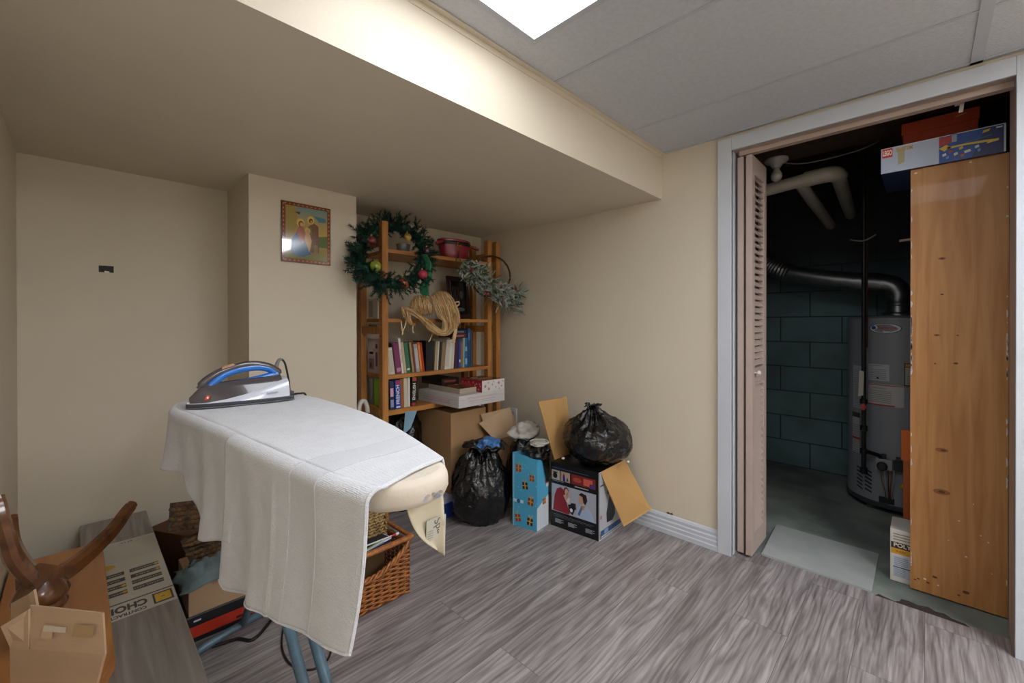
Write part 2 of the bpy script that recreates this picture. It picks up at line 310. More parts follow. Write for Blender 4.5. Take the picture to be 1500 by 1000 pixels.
# ================================================================== IRONING BOARD
cream_cloth = mat('board_cover_cloth', '#cdc2b2', .85, var=.06, vscale=10, bump=.1, bscale=60)
blue_steel = mat('blue_grey_enamel', '#5d7a8c', .35, var=.25, vscale=12, col2='#465a66')
OUT = [(.505,1.655), (.535,1.60), (.553,1.45), (.558,1.25), (.552,1.08), (.53,.92), (.503,.79), (.478,.68), (.468,.635), (.448,.603), (.418,.588), (.378,.586), (.340,.602),
       (.316,.64), (.298,.72), (.280,.85), (.265,1.0), (.250,1.2), (.222,1.4), (.205,1.56), (.222,1.645), (.27,1.675), (.45,1.675)]
def resample(poly, n):
    P_ = [Vector((x, y, 0)) for x, y in poly]; P_ = spline(P_ + [P_[0]], 6)[:-1]
    L_ = [0]
    for i in range(len(P_)): L_.append(L_[-1] + (P_[(i+1) % len(P_)]-P_[i]).length)
    out = []
    for k in range(n):
        d = L_[-1]*k/n; i = max(j for j in range(len(P_)) if L_[j] <= d); t = (d-L_[i])/(L_[i+1]-L_[i]); out.append(P_[i].lerp(P_[(i+1) % len(P_)], t))
    return out
RO = resample(OUT, 120); CEN = Vector((.385, 1.08, 0))
board = thing('ironing_board', (.385, 1.1, 0), 'ironing board on blue grey tube legs, mostly hidden under a white towel', 'ironing board')
b = MB(); prof = [(.0, .850), (-.03, .850), (-.010, .852), (.000, .856), (.005, .866), (.0055, .880), (.004, .890), (.0, .8955), (-.010, .8985)]
V = []; n = len(RO)
for off, z in prof[2:]:
    for i, p in enumerate(RO):
        tn = (RO[(i+1) % n]-RO[i-1]).normalized(); nr = Vector((-tn.y, tn.x, 0))
        if nr.dot(p-CEN) < 0: nr = -nr
        V.append(p + nr*(off + .0015*math.sin(i*1.9)*(1 if z < .87 else .2)) + Vector((0, 0, z)))
K = len(prof)-2; F = [(k*n+i, k*n+(i+1) % n, (k+1)*n+(i+1) % n, (k+1)*n+i) for k in range(K-1) for i in range(n)]
F += [tuple(range(n)), tuple(range((K-1)*n, K*n))[::-1]]
b.add(V, F, cream_cloth); b.build('padded_cover', board, smooth=50)
b = MB(); b.prism([(p.x*.72+.385*.28, p.y*.90+1.08*.10) for p in RO], .838, .852, blue_steel); b.build('deck_frame', board)
# floral marks on the nose of the cover
b = MB()
for cx, cz, r_, c in ((0, 0, .005, '#8a8b98'), (.006, .003, .004, '#ab9088'), (.024, -.001, .005, '#757a8a'), (.03, .004, .0035, '#907a74'), (.017, .004, .003, '#8a8b7c')):
    b.prism(ell(cx, cz, r_, r_*.8, 9), 0, .0008, P(c), frame((.392, .5805, .868), (1, -.10, 0), (0, .12, 1)))
b.build('floral_print', board)
# hanging cream cover flap at the nose, with its care tag
fl = [(0.375,0.615,0.864), (0.381,0.612,0.834), (0.393,0.61,0.805), (0.409,0.607,0.782), (0.432,0.604,0.76), (0.448,0.602,0.746), (0.45,0.604,0.784), (0.449,0.606,0.826), (0.449,0.61,0.861)]
def flap_fn(u, v):
    L0 = spline([fl[0], fl[1], fl[2], fl[3], fl[4]], 4); R0 = spline([fl[8], fl[7], fl[6], fl[5]], 5)
    p = L0[min(16, int(v*16+.5))]; q = R0[min(15, int(v*15+.5))]; r = p.lerp(q, u); return (r.x, r.y+.010*math.sin(u*math.pi), r.z)
flap_m = mat('flap_cloth', '#c6bca4', .8, var=.05)
b = MB(); b.grid(flap_fn, 14, 16, flap_m); b.build('cover_flap', board, smooth=60, solid=.002)
F = frame((.4365, .6095, .797), (1, -.02, 0), (0, -.05, 1)); b = MB(); b.prism(rect(-.022, -.020, .018, .018), 0, .0008, P('#b3afa0'), F)
b.text('Spa', .020, P('#5a5a58'), F @ Matrix.Translation((.003, .003, .0012)) @ Matrix.Rotation(-1.25, 4, 'Z'), .0002)
for k in range(4): b.prism(rect(-.020, -.015+k*.004, -.008, -.0135+k*.004), .0008, .001, P('#8d8b80'), F)
b.build('care_tag', board)
def leg(pts, r=.0125, nm='leg'):
    b = MB(); b.tube(spline(pts, 6), r, blue_steel, 12); return b.build(nm, board, smooth=60)
leg([(.355, .62, .012), (.355, 1.117, .426), (.355, 1.60, .835)]); leg([(.402, .645, .012), (.402, 1.06, .37), (.402, 1.60, .835)])
leg([(.43, 1.826, .03), (.42, 1.66, .22), (.41, 1.45, .46), (.40, 1.10, .835)])
leg([(.22, .615, .013), (.25, .615, .013), (.54, .635, .013), (.57, .635, .013)], .013, 'foot_bar')
leg([(.285, 1.80, .013), (.30, 1.803, .022), (.42, 1.828, .028), (.55, 1.86, .026), (.575, 1.866, .013)], .0135, 'foot_bar')
# ================================================================== TOWEL
def towel_mat():
    m = mat('terry_towel', '#d2d4d9', .95, var=.03, vscale=30, sheen=.3); nt = m.node_tree; N = nt.nodes; L = nt.links; bs = N['Principled BSDF']
    tc = [x for x in N if x.type == 'TEX_COORD'][0]
    n1 = N.new('ShaderNodeTexNoise'); n1.inputs['Scale'].default_value = 260; n1.inputs['Detail'].default_value = 3; L.new(tc.outputs['Object'], n1.inputs['Vector'])
    uv = N.new('ShaderNodeUVMap'); wv = N.new('ShaderNodeTexWave'); wv.bands_direction = 'Y'; wv.inputs['Scale'].default_value = 40; wv.inputs['Distortion'].default_value = 5; wv.inputs['Detail'].default_value = 3; L.new(uv.outputs[0], wv.inputs['Vector'])
    ma = N.new('ShaderNodeMath'); ma.operation = 'MULTIPLY_ADD'; ma.inputs[1].default_value = .12; L.new(wv.outputs[0], ma.inputs[0]); L.new(n1.outputs[0], ma.inputs[2])
    bp = N.new('ShaderNodeBump'); bp.inputs['Strength'].default_value = .55; bp.inputs['Distance'].default_value = .004; L.new(ma.outputs[0], bp.inputs['Height']); L.new(bp.outputs[0], bs.inputs['Normal'])
    return m
tow_m = towel_mat(); band_m = mat('towel_flat_band', '#cdcfd4', .85, var=.02, vscale=200, bump=.2, bscale=300)
ZT = .9045
def edge_near(y):      # x of the board's near edge
    ks = [(.535, .36), (.60, .318), (.70, .296), (.85, .278), (1.0, .263), (1.2, .246), (1.4, .222), (1.56, .203), (1.62, .208), (1.70, .23)]
    for (a, xa), (c, xc) in zip(ks, ks[1:]):
        if y <= c: t = max(0, (y-a)/(c-a)); return xa+(xc-xa)*t
    return ks[-1][1]
def edge_far(y):
    ks = [(.535, .42), (.60, .462), (.66, .476), (.79, .506), (.92, .533), (1.08, .556), (1.25, .562), (1.45, .557), (1.60, .54), (1.70, .50)]
    for (a, xa), (c, xc) in zip(ks, ks[1:]):
        if y <= c: t = max(0, (y-a)/(c-a)); return xa+(xc-xa)*t
    return ks[-1][1]
def hem(y):            # bottom of the main near drop
    ks = [(.58, .650), (.62, .646), (.70, .636), (.78, .630), (.87, .618), (.96, .603), (1.04, .583), (1.09, .577), (1.12, .59)]
    for (a, xa), (c, xc) in zip(ks, ks[1:]):
        if y <= c: t = max(0, min(1, (y-a)/(c-a))); return xa+(xc-xa)*t
    return ks[-1][1]
def hem2(y):
    ks = [(1.05, .68), (1.11, .672), (1.20, .645), (1.28, .634), (1.34, .688), (1.44, .750), (1.55, .745), (1.65, .71)]
    for (a, xa), (c, xc) in zip(ks, ks[1:]):
        if y <= c: t = max(0, min(1, (y-a)/(c-a))); return xa+(xc-xa)*t
    return ks[-1][1]
R_ = .022
def towel_pt(y, s, hemf, yshift=0, out=0, sk=0):
    """s: 0 far edge tucked over .. .45 near edge .. 1 hem"""
    if sk: y = y + sk*max(0, min(1, (.42-s)/.36))
    xn, xf = edge_near(y), edge_far(y)
    if s < .06:
        t = s/.06; return (xf + .006*(1-t) + .001, y, ZT-.022*(1-t)**1.5)
    if s < .42:
        t = (s-.06)/.36; x = xf + (xn-xf)*t
        return (x, y, ZT + .0012*math.sin(x*40+y*17) + .001*math.sin(y*31-x*9))
    if s < .50:
        a = (s-.42)/.08*math.pi/2; return (xn - (R_+out)*math.sin(a), y, ZT-R_*(1-math.cos(a)))
    t = (s-.50)/.5; z0 = ZT-R_; z = z0 + (hemf-z0)*t
    wv = (.009*math.sin(y*19+.8) + .005*math.sin(y*43+t*2)) * t**.6 * (.5 if y < .85 else 1.25) + .006*math.sin(t*3.1)
    return (xn - R_ - out - .010*t + wv, y + yshift*t, z)
bt = MB()
def sheet(ya, yb, hemfn, nu, out=0, nv=70, tilt=None, v0=0, v1=1):
    def fn(u, v):
        y = ya + (yb-ya)*u; sh = 0
        if tilt: sh = tilt*(1-u)**2
        p = towel_pt(y, v, hemfn(y), sh, out, .05*max(0, 1-(y-.59)/.525)**2)
        return p
    fn0 = fn
    fn = (lambda u, v: fn0(u, v0+(v1-v0)*v))
    k0 = len(bt.f); bt.grid(fn, nu, nv, tow_m)
    bi = bt.mi(band_m)
    for i in range(nu):
        y = ya + (yb-ya)*(i+.5)/nu
        for j in range(nv):
            if abs(y-.755) < .042: bt.m[k0+i*nv+j] = bi
sheet(.590, 1.115, hem, 90, .004, 50, tilt=.035, v0=.42)
sheet(.590, 1.655, hem, 180, 0, 30, v1=.42)
def far_sheet(u, v):
    y = 1.08 + (1.655-1.08)*u
    return towel_pt(y, .42+.58*v, hem2(y), 0, -.002)
bt.grid(far_sheet, 60, 50, tow_m)
# rounded corner and drop over the square end
def corner(u, v):
    a = u*math.pi/2; R0 = .03
    if v < .5: t = v/.5; r = R0*t; z = ZT
    elif v < .58: q = (v-.5)/.08*math.pi/2; r = R0+R_*math.sin(q); z = ZT-R_*(1-math.cos(q))
    else: t = (v-.58)/.42; r = R0+R_+.008*t+.006*math.sin(a*9)*t; z = ZT-R_+(.71-.008*math.sin(a*5)-ZT+R_)*t
    c = (edge_near(1.655)+R0, 1.655)
    return (c[0]-r*math.cos(a), c[1]+r*math.sin(a), z)
bt.grid(corner, 14, 50, tow_m)
def end(u, v):
    x = edge_near(1.655)+.03 + (edge_far(1.655)-edge_near(1.655)-.03)*u
    if v < .5: t = v/.5; return (x, 1.655+.03*t, ZT)
    if v < .58: q = (v-.5)/.08*math.pi/2; return (x, 1.685+R_*math.sin(q), ZT-R_*(1-math.cos(q)))
    t = (v-.58)/.42; return (x, 1.685+R_+.008*t+.006*math.sin(x*40)*t, ZT-R_+(.69-ZT+R_)*t)
bt.grid(end, 20, 50, tow_m)
tw = bt.build('towel', smooth=180, solid=.004)
uvl = tw.data.uv_layers.new(name='UVMap')
for lp in tw.data.loops:
    co = tw.data.vertices[lp.vertex_index].co; uvl.data[lp.index].uv = (co.y, co.z*3 + co.x)
tag(tw, 'white terry towel with a woven band draped over the ironing board', 'towel')
# stitched hem and band ridges
b = MB()
for yy in (.712, .798):
    b.tube([tuple(Vector(towel_pt(yy, v/60, hem(yy), .035*(1-(yy-.59)/.525)**2, .004, .05*(1-(yy-.59)/.525)**2)) + Vector((-.0006, 0, .0012))) for v in range(4, 61)], .0007, tow_m, 6)
b.tube([tuple(Vector(towel_pt(.592, v/60, hem(.59), .035, .004, .05)) + Vector((-.0006, 0, .0008))) for v in range(4, 61)], .0017, tow_m, 6)
b.tube([tuple(Vector(towel_pt(.59+.525*u/60, 1, hem(.59+.525*u/60), .035*(1-u/60)**2, .004))) for u in range(61)], .0022, tow_m, 6)
b.build('hem_stitching', tw)
# ================================================================== STEAM IRON
iron = thing('steam_iron', (.35, 1.515, .907), 'blue, grey and white steam iron lying flat on the towel', 'iron')
white_pl = mat('iron_white_plastic', '#c9ccd8', .18, coat=.5); grey_pl = mat('iron_smoke_plastic', '#4a4446', .15, coat=.6); blue_pl = mat('iron_blue_plastic', '#1f6fc8', .25, coat=.4)
dark_pl = mat('iron_base_plastic', '#3b3d44', .3); steel = mat('iron_soleplate_steel', '#8d8f94', .25, metal=1)
X0, X1 = .218, .488; ZB = .9105; YC = 1.517
def hw(t, k=1): return k*.056*(1-(1-min(1, t*1.02))**2.1)**.62 if t < 1 else k*.056     # half width along the length
def loft(top, bot, k0, k1, m, nm, tmax=1.0, t0=0.0, pw=2.2):
    b = MB(); N_ = 34; Q = 14; V = []
    for i in range(N_+1):
        t = t0+(tmax-t0)*i/N_; x = X0+(X1-X0)*t; zt, zb = top(t), bot(t)
        for j in range(Q+1):            # open arch from -y to +y
            a = math.pi*j/Q; c, s_ = math.cos(a), math.sin(a); e = 2/pw
            yy = -(abs(c)**e)*(1 if c > 0 else -1); zz = abs(s_)**e
            w0 = hw(t, k0); w1 = hw(t, k1); w_ = w0+(w1-w0)*zz
            V.append((x, YC+yy*w_, zb+(zt-zb)*zz))
    F = [(i*(Q+1)+j, (i+1)*(Q+1)+j, (i+1)*(Q+1)+j+1, i*(Q+1)+j+1) for i in range(N_) for j in range(Q)]
    F += [(i*(Q+1), i*(Q+1)+Q, (i+1)*(Q+1)+Q, (i+1)*(Q+1)) for i in range(N_)]
    F += [tuple(range(Q+1)), tuple(N_*(Q+1)+j for j in range(Q+1))[::-1]]
    b.add(V, F, m); return b.build(nm, iron, smooth=50)
b = MB(); sh = [(X0-.003+(X1-X0+.004)*t, YC-hw(t, 1.02)) for t in [i/24 for i in range(25)]]; sh += [(x, 2*YC-y) for x, y in sh[::-1]]
b.prism(sh, ZB-.003, ZB, steel); b.build('soleplate', iron)
b = MB(); b.prism([(x, YC+(y-YC)*.99) for x, y in sh], ZB, ZB+.010, dark_pl); b.prism([(.44, YC-.05), (.492, YC-.045), (.495, YC+.045), (.44, YC+.05)], ZB+.010, ZB+.022, dark_pl); b.build('base_skirt', iron, bevel=.002)
sm = lambda t, a, c: max(0, min(1, (t-a)/(c-a)))**2*(3-2*max(0, min(1, (t-a)/(c-a))))
loft(lambda t: ZB+.016+.056*t**1.5, lambda t: ZB+.009, .97, .86, white_pl, 'water_tank', .955, 0, 3.6)
loft(lambda t: ZB+.022+.040*sm(t, -.03, .17)+.018*t, lambda t: ZB+.012, .93, .55, grey_pl, 'upper_shell', .90, .02, 2.6)
# handle loop: blue lower rail, blue grip, smoke cover on top
b = MB(); loop = [(.262, .950), (.280, .975), (.308, .998), (.340, 1.009), (.375, 1.014), (.405, 1.014), (.432, 1.006), (.448, .992)]
b.tube([(x, YC, z) for x, _, z in spline([(x, 0, z) for x, z in loop], 6)], [.0115]*43, blue_pl, 14); b.build('grip', iron, smooth=60)
b = MB(); lo_ = [(.255, .956), (.30, .964), (.345, .969), (.39, .974), (.43, .982), (.456, .988)]
b.tube([(x, YC, z) for x, _, z in spline([(x, 0, z) for x, z in lo_], 6)], [.012]*31, blue_pl, 14); b.build('lower_rail', iron, smooth=60)
b = MB(); top = [(.244, .962), (.264, .985), (.30, 1.008), (.345, 1.021), (.385, 1.0245), (.425, 1.016), (.452, 1.000), (.462, .988)]
b.tube([(x, YC, z) for x, _, z in spline([(x, 0, z) for x, z in top], 6)], [.006]*3+[.011]*37+[.008]*3, grey_pl, 14); b.build('handle_cover', iron, smooth=60)
b = MB(); b.prism([(.300, 1.012), (.303, 1.022), (.330, 1.031), (.338, 1.026), (.318, 1.012)], -.009, .009, mat('clear_amber_button', '#b48a6c', .2), Matrix(((1, 0, 0, 0), (0, 0, 1, YC), (0, 1, 0, 0), (0, 0, 0, 1))))
b.prism([(.283, 1.0), (.287, 1.010), (.296, 1.012), (.296, 1.002)], -.008, .008, dark_pl, Matrix(((1, 0, 0, 0), (0, 0, 1, YC), (0, 1, 0, 0), (0, 0, 0, 1)))); b.build('steam_button', iron, bevel=.002)
b = MB(); b.tube(spline([(.452, YC, 1.008), (.455, YC, 1.022), (.462, YC, 1.034), (.470, YC, 1.034)], 5), [.0065-.0002*i for i in range(16)], mat('cord_sleeve', '#6d6a68', .5), 10); b.build('cord_sleeve', iron, smooth=60)
b = MB(); b.tube(spline([(.468, YC, 1.036), (.478, YC, 1.022), (.487, YC+.002, .985), (.493, YC+.005, .95), (.497, YC+.010, .918), (.508, YC+.03, .910), (.54, YC+.05, .908), (.565, YC+.055, .895), (.572, YC+.06, .80), (.57, YC+.12, .55), (.58, YC+.16, .25), (.61, YC+.10, .04), (.627, 1.55, .005), (.622, 1.50, .005), (.585, 1.455, .005), (.54, 1.455, .005), (.505, 1.50, .005), (.495, 1.57, .005), (.51, 1.66, .005), (.57, 1.80, .005), (.66, 1.98, .005)], 7), .0032, P('#17130f', .45), 8); b.build('power_cord', iron, smooth=60)
F = frame((.262, YC-.0345, .938), (1, -.42, 0), (0, .35, 1)); b = MB(); b.prism([(-.008, -.006), (.002, -.006), (.006, .006), (-.004, .006)], 0, .0022, P('#d8452c'), F); b.prism(ell(.0, 0, .0025, .003, 10), .0022, .0027, P('#f0e0c8'), F); b.build('badge', iron)
F = frame((.425, YC-.0548, .936), (1, -.02, .06), (0, .12, 1)); b = MB(); b.text('Sunbeam', .009, P('#7f86a0'), F, .0006); b.build('lettering', iron)
# ================================================================== LEFT CORNER: flooring cartons, upturned table, open carton
grey_lam = wood('laminate_carton_grey', '#9a938c', '#746d68', .4, (9, .6, 3), 4, knots=False, coat=.2)
fb = thing('flooring_carton', (.11, 1.87, .2), 'long grey wood-look flooring carton lying on its back against the cream wall, printed upside down', 'carton')
b = MB(); b.box((.004, 1.205, .20), (.2165, 2.555, .30), grey_lam); b.build('carton_body', fb, bevel=.004)
F = frame((.11, 1.5, .3004), (-1, 0, 0), (0, -1, 0))     # lettering reads from the wall side
lab = MB(); gl = P('#c9c4b9'); dk = P('#4b4642'); ye = P('#d9b13c')
def L(u0, v0, u1, v1): return rect(u0, v0, u1, v1)
def ly(y): return 1.555-y      # world y -> label v
lab.prism(rect(-.104, ly(2.31), .085, ly(1.715)), 0, .0004, gl, F)
lab.prism(rect(-.104, ly(1.812), .085, ly(1.806)), .0004, .0007, dk, F)
for k in range(4):
    v0 = ly(1.875+k*.047)
    for u0, u1 in ((-.088, -.012), (.002, .080)):
        lab.prism(rect(u0, v0-.013, u1, v0+.013), .0004, .0007, dk, F)
        lab.text(('INSTALL EASY', 'WATERPROOF', 'DURABLE', 'WARRANTY')[k], .012, gl, F @ Matrix.Translation(((u0+u1)/2, v0, .0007)), .0001)
    lab.prism(ell(-.082 if k > 1 else .008, v0, .006, .009, 10), .0007, .0009, ye, F)
lab.prism(ell(.050, ly(2.09), .030, .022, 20), .0004, .0007, ye, F)
lab.text('CHOICE', .050, dk, F @ Matrix.Translation((.024, ly(1.772), .0007)), .0001, sx=.66, bold=.0022)
lab.text("CONTRACTOR'S", .022, dk, F @ Matrix.Translation((.024, ly(1.733), .0007)), .0001, sx=.68, bold=.0008)
lab.prism(rect(-.098, ly(1.795), -.050, ly(1.73)), .0004, .0007, dk, F); lab.prism(rect(-.093, ly(1.787), -.055, ly(1.738)), .0007, .0010, ye, F); lab.prism(rect(-.078, ly(1.764), -.070, ly(1.760)), .0010, .0012, dk, F)
for k in range(18): lab.prism(rect(-.10, ly(2.125+k*.010), .08-.03*random.random(), ly(2.124+k*.010)), .0004, .0006, P('#aaa398'), F)
lab.text('64 Lb', .016, dk, F @ Matrix.Translation((-.02, ly(2.285), .0007)), .0001)
lab.build('printed_label', fb)
for k, (z0, nm) in enumerate(((.10, 'middle'), (0, 'lowest'))):
    t = thing('flooring_carton', (.11, 1.87, z0), '%s flooring carton of the stack beside the left wall, hidden under the grey one' % nm, 'carton')
    b = MB(); b.box((.002, 1.205+.004*k, z0), (.214, 2.553, z0+.10), grey_lam); b.build('carton_body', t, bevel=.004)
# upturned pedestal table
orange_pine = wood('orange_pine', '#c8853f', '#a5642b', .4, (3, .5, 3), 5, knots=False, coat=.2)
dark_oak = wood('dark_varnished_oak', '#7a4c28', '#4c2c16', .25, (3, 3, 3), 5, knots=False, coat=.5)
mid_oak = wood('mid_oak', '#8a5526', '#643612', .3, (3, 3, 3), 5, knots=False, coat=.4)
tb = thing('pedestal_table', (-.06, 1.6, .30), 'small upturned pedestal table with clipped orange top and dark carved feet in the air', 'table')
b = MB(); b.prism([(-.162, 1.20), (-.02, 1.20), (.035, 1.352), (.062, 1.425), (.062, 2.16), (.02, 2.22), (-.162, 2.22)], .302, .334, orange_pine); b.build('tabletop', tb, bevel=.003)
HB = Vector((-.062, 1.600, .334)); AX = Vector((-.03, -.02, 1)).normalized()
MX = frame(HB, Vector((1, 0, .03)), Vector((0, 1, .02)))
b = MB(); b.lathe([(.046, 0), (.046, .015), (.032, .03), (.028, .05), (.034, .065), (.040, .078), (.034, .086), (.040, .092), (.047, .102), (.048, .110), (.042, .118), (.048, .124), (.053, .138), (.044, .158), (.030, .180)], dark_oak, 32, MX); b.build('column', tb, smooth=45)
b = MB(); hub = HB + AX*.175
b.prism([(-.031, -.031), (.031, -.031), (.031, .031), (-.031, .031)], .145, .193, dark_oak, MX @ Matrix.Rotation(.6, 4, 'Z'))
b.add([tuple(MX @ Matrix.Rotation(.6, 4, 'Z') @ Vector(v)) for v in [(-.031, -.031, .193), (.031, -.031, .193), (.031, .031, .193), (-.031, .031, .193), (0, 0, .218)]], [(0, 1, 4), (1, 2, 4), (2, 3, 4), (3, 0, 4)], dark_oak)
b.build('hub_block', tb, bevel=.002)
def foot(path, w, up=(0, 0, 1), th=None):
    pts = spline(path, 7); n = len(pts); V = []; U = Vector(up)
    for i, p in enumerate(pts):
        t = (pts[min(n-1, i+1)]-pts[max(0, i-1)]).normalized(); s_ = t.cross(U).normalized(); u_ = s_.cross(t)
        f = i/(n-1); h = w*(1.15-.45*f) * (1 if f < .93 else .75); q = (th or .016)*(1-.25*f)
        V += [p+s_*q-u_*h*.7, p+s_*q*1.15+u_*h*.25, p+s_*q*.45+u_*h*.62, p-s_*q*.45+u_*h*.62, p-s_*q*1.15+u_*h*.25, p-s_*q-u_*h*.7]
    F = [(i*6+j, i*6+(j+1) % 6, (i+1)*6+(j+1) % 6, (i+1)*6+j) for i in range(n-1) for j in range(6)] + [tuple(range(6))[::-1], tuple((n-1)*6+j for j in range(6))]
    mb = MB(); mb.add(V, F, dark_oak); return mb.build('foot', tb, smooth=35)
h0 = Vector((-0.064,1.707,0.461)); h0 = HB + AX*.185
foot([(-.048, 1.61, .498), (-.01, 1.64, .506), (.03, 1.685, .520), (.07, 1.725, .545), (.098, 1.755, .575), (.118, 1.775, .592)], .029, th=.015)
foot([(-.070, 1.590, .500), (-.085, 1.575, .530), (-.108, 1.565, .585), (-.118, 1.555, .64), (-.128, 1.555, .70), (-.136, 1.57, .745)], .034, up=(.3, -.85, .1), th=.015)
foot([(-.080, 1.63, .51), (-.10, 1.70, .52), (-.125, 1.80, .55), (-.135, 1.88, .60)], .022, th=.014)
# open carton on the tabletop
kraft = mat('kraft_cardboard', '#b99a7a', .8, var=.07, vscale=4, bump=.06, bscale=50, stretch=(1, 1, 3)); kraft_d = mat('kraft_inside', '#9a7a54', .85, var=.06, vscale=5)
ct = thing('open_carton', (-.04, 1.25, .335), 'open brown cardboard carton in the bottom left corner, in front of the upturned table', 'carton')
NA, NB_ = Vector((.034, 1.165, 0)), Vector((-.112, 1.345, 0)); ax = (NB_-NA).normalized(); px_ = Vector((ax.y*-1, ax.x, 0)); px_ = Vector((-.05, 1, 0))
W0 = .21
def cp(a, d, z): return NA + ax*a + px_*d*1.0 + Vector((0, 0, z))
def panel(b, p, th=.004, m=None):
    p = [Vector(q) for q in p]; nrm = (p[1]-p[0]).cross(p[2]-p[0]).normalized()*th; n = len(p)
    b.add([*p, *[q+nrm for q in p]], [tuple(range(n))[::-1], tuple(range(n, 2*n))] + [(i, (i+1) % n, n+(i+1) % n, n+i) for i in range(n)], m or kraft); return b
b = MB(); zb, zt = .338, .497; DD = .13
panel(b, [cp(.045, 0, zb), cp(W0, 0, zb), cp(W0, 0, zt), cp(0, 0, zt)]); panel(b, [cp(0.045, DD, zb), cp(W0, DD, zb), cp(W0, DD, zt), cp(0, DD, zt)])
panel(b, [cp(.045, 0, zb), cp(.045, DD, zb), cp(0, DD, zt), cp(0, 0, zt)]); panel(b, [cp(W0, 0, zb), cp(W0, DD, zb), cp(W0, DD, zt), cp(W0, 0, zt)]); panel(b, [cp(0, 0, zb), cp(W0, 0, zb), cp(W0, DD, zb), cp(0, DD, zb)])
b.build('carton_body', ct)
b = MB(); fq = [cp(-.002, .0, zt), cp(W0*.78, .0, zt), cp(W0*.78, .022, zt+.078), cp(.0, .022, zt+.072)]; panel(b, fq); fo = b.build('flap', ct)
F = frame((fq[0]+fq[1])/2 + Vector((0, 0, 0)), -ax, (fq[3]-fq[0])); F = F @ Matrix.Translation((0, 0, .0045))
tape = mat('clear_tape', '#c3a781', .2, coat=.6); b = MB(); b.prism(rect(-.058, .022, -.034, .048), 0, .0004, tape, F); b.prism(rect(-.056, .036, -.006, .046), .0004, .0008, P('#c9bba6', .25), F); b.prism(rect(.01, .030, .055, .052), 0, .0003, P('#ab8b62'), F); b.build('tape_remnant', fo)
b = MB(); panel(b, [cp(W0*.80, 0, zt), cp(W0, -.0, zt), cp(W0+.02, -.02, zt+.05), cp(W0*.8, .01, zt+.074)]); b.build('flap', ct)
b = MB(); panel(b, [cp(W0*.66, DD*.3, zt), cp(W0, DD*.5, zt), cp(W0, DD*.5, zt+.06), cp(W0*.80, DD*.4, zt+.088), cp(W0*.74, DD*.4, zt+.098), cp(W0*.70, DD*.35, zt+.06)]); b.build('flap', ct)
# ================================================================== UNDER THE BOARD: dark carton, seagrass tray, cloth, cartons
dk_box = mat('dark_brown_card', '#6a4427', .7, var=.15, vscale=4)
t = MB(); M_ = Matrix.Translation((.40, 2.37, 0)) @ Matrix.Rotation(.5, 4, 'Z'); t.box((-.16, -.12, 0), (.16, .12, .27), dk_box, M_); o = t.build('brown_carton', bevel=.003)
tag(o, 'dark brown closed carton by the wall between the flooring carton and the woven tray', 'carton')
def weave(b, path, up, rows, pitch, r, m, lean=(0, 0, 0)):
    """braided rows following a path: short fat twisted strands"""
    pts = spline(path, 10); L_ = [0]
    for a, c in zip(pts, pts[1:]): L_.append(L_[-1]+(c-a).length)
    n = int(L_[-1]/pitch)
    def at(d):
        i = max(j for j in range(len(L_)-1) if L_[j] <= d+1e-9); q = (d-L_[i])/max(1e-9, L_[i+1]-L_[i]); return pts[i].lerp(pts[i+1], q), (pts[i+1]-pts[i]).normalized()
    for k in range(rows):
        for i in range(n):
            p, t_ = at(min(L_[-1]-1e-4, (i+.5*(k % 2))*pitch)); p = p + Vector(up)*k*r*1.75 + Vector(lean)*k
            d = (t_ + Vector((0, 0, .55 if k % 2 else -.55))).normalized()*pitch*.62
            b.tube([p-d, p, p+d], [r*.55, r, r*.55], m, 6)
sea = mat('seagrass', '#7b5c38', .8, var=.45, vscale=40, col2='#3d2a18', bump=.4, bscale=200)
sea2 = mat('seagrass_light', '#a98c5a', .75, var=.35, vscale=40, col2='#6f5732', bump=.4, bscale=200)
tr = thing('seagrass_tray', (.42, 2.05, .29), 'dark woven seagrass tray tilted on its side beneath the towel', 'tray')
def braid_sheet(P0, U, V_, nu, nv, r, m, nm, cut=None, th=.008):
    P0, U, V_ = Vector(P0), Vector(U), Vector(V_); b = MB(); N_ = U.cross(V_).normalized()
    p4 = [P0, P0+U, P0+U+V_, P0+V_]; panel(b, p4, th*.5, P('#2a1b10'))
    for j in range(nv):
        for i in range(nu):
            f, g = (i+.5+.5*(j % 2))/nu, (j+.5)/nv
            if f > 1: continue
            c = P0+U*f+V_*g+N_*(.25*r); d = (U/nu*.60 + V_/nv*(.28 if j % 2 else -.28)); b.tube([c-d, c-d*.4, c+d*.4, c+d], [r*.5, r, r, r*.5], m, 6)
    return b.build(nm, tr, smooth=60)
braid_sheet((.232, 2.02, .372), (.30, .0, -.05), (.012, .045, .095), 17, 6, .0085, sea, 'tray_side')
braid_sheet((.292, 1.952, .252), (.24, .0, .016), (-.030, .02, .098), 13, 6, .0088, sea, 'tray_side')
braid_sheet((.270, 2.0, .345), (.26, 0, .0), (.0, -.05, -.02), 14, 2, .0088, sea, 'tray_rim')
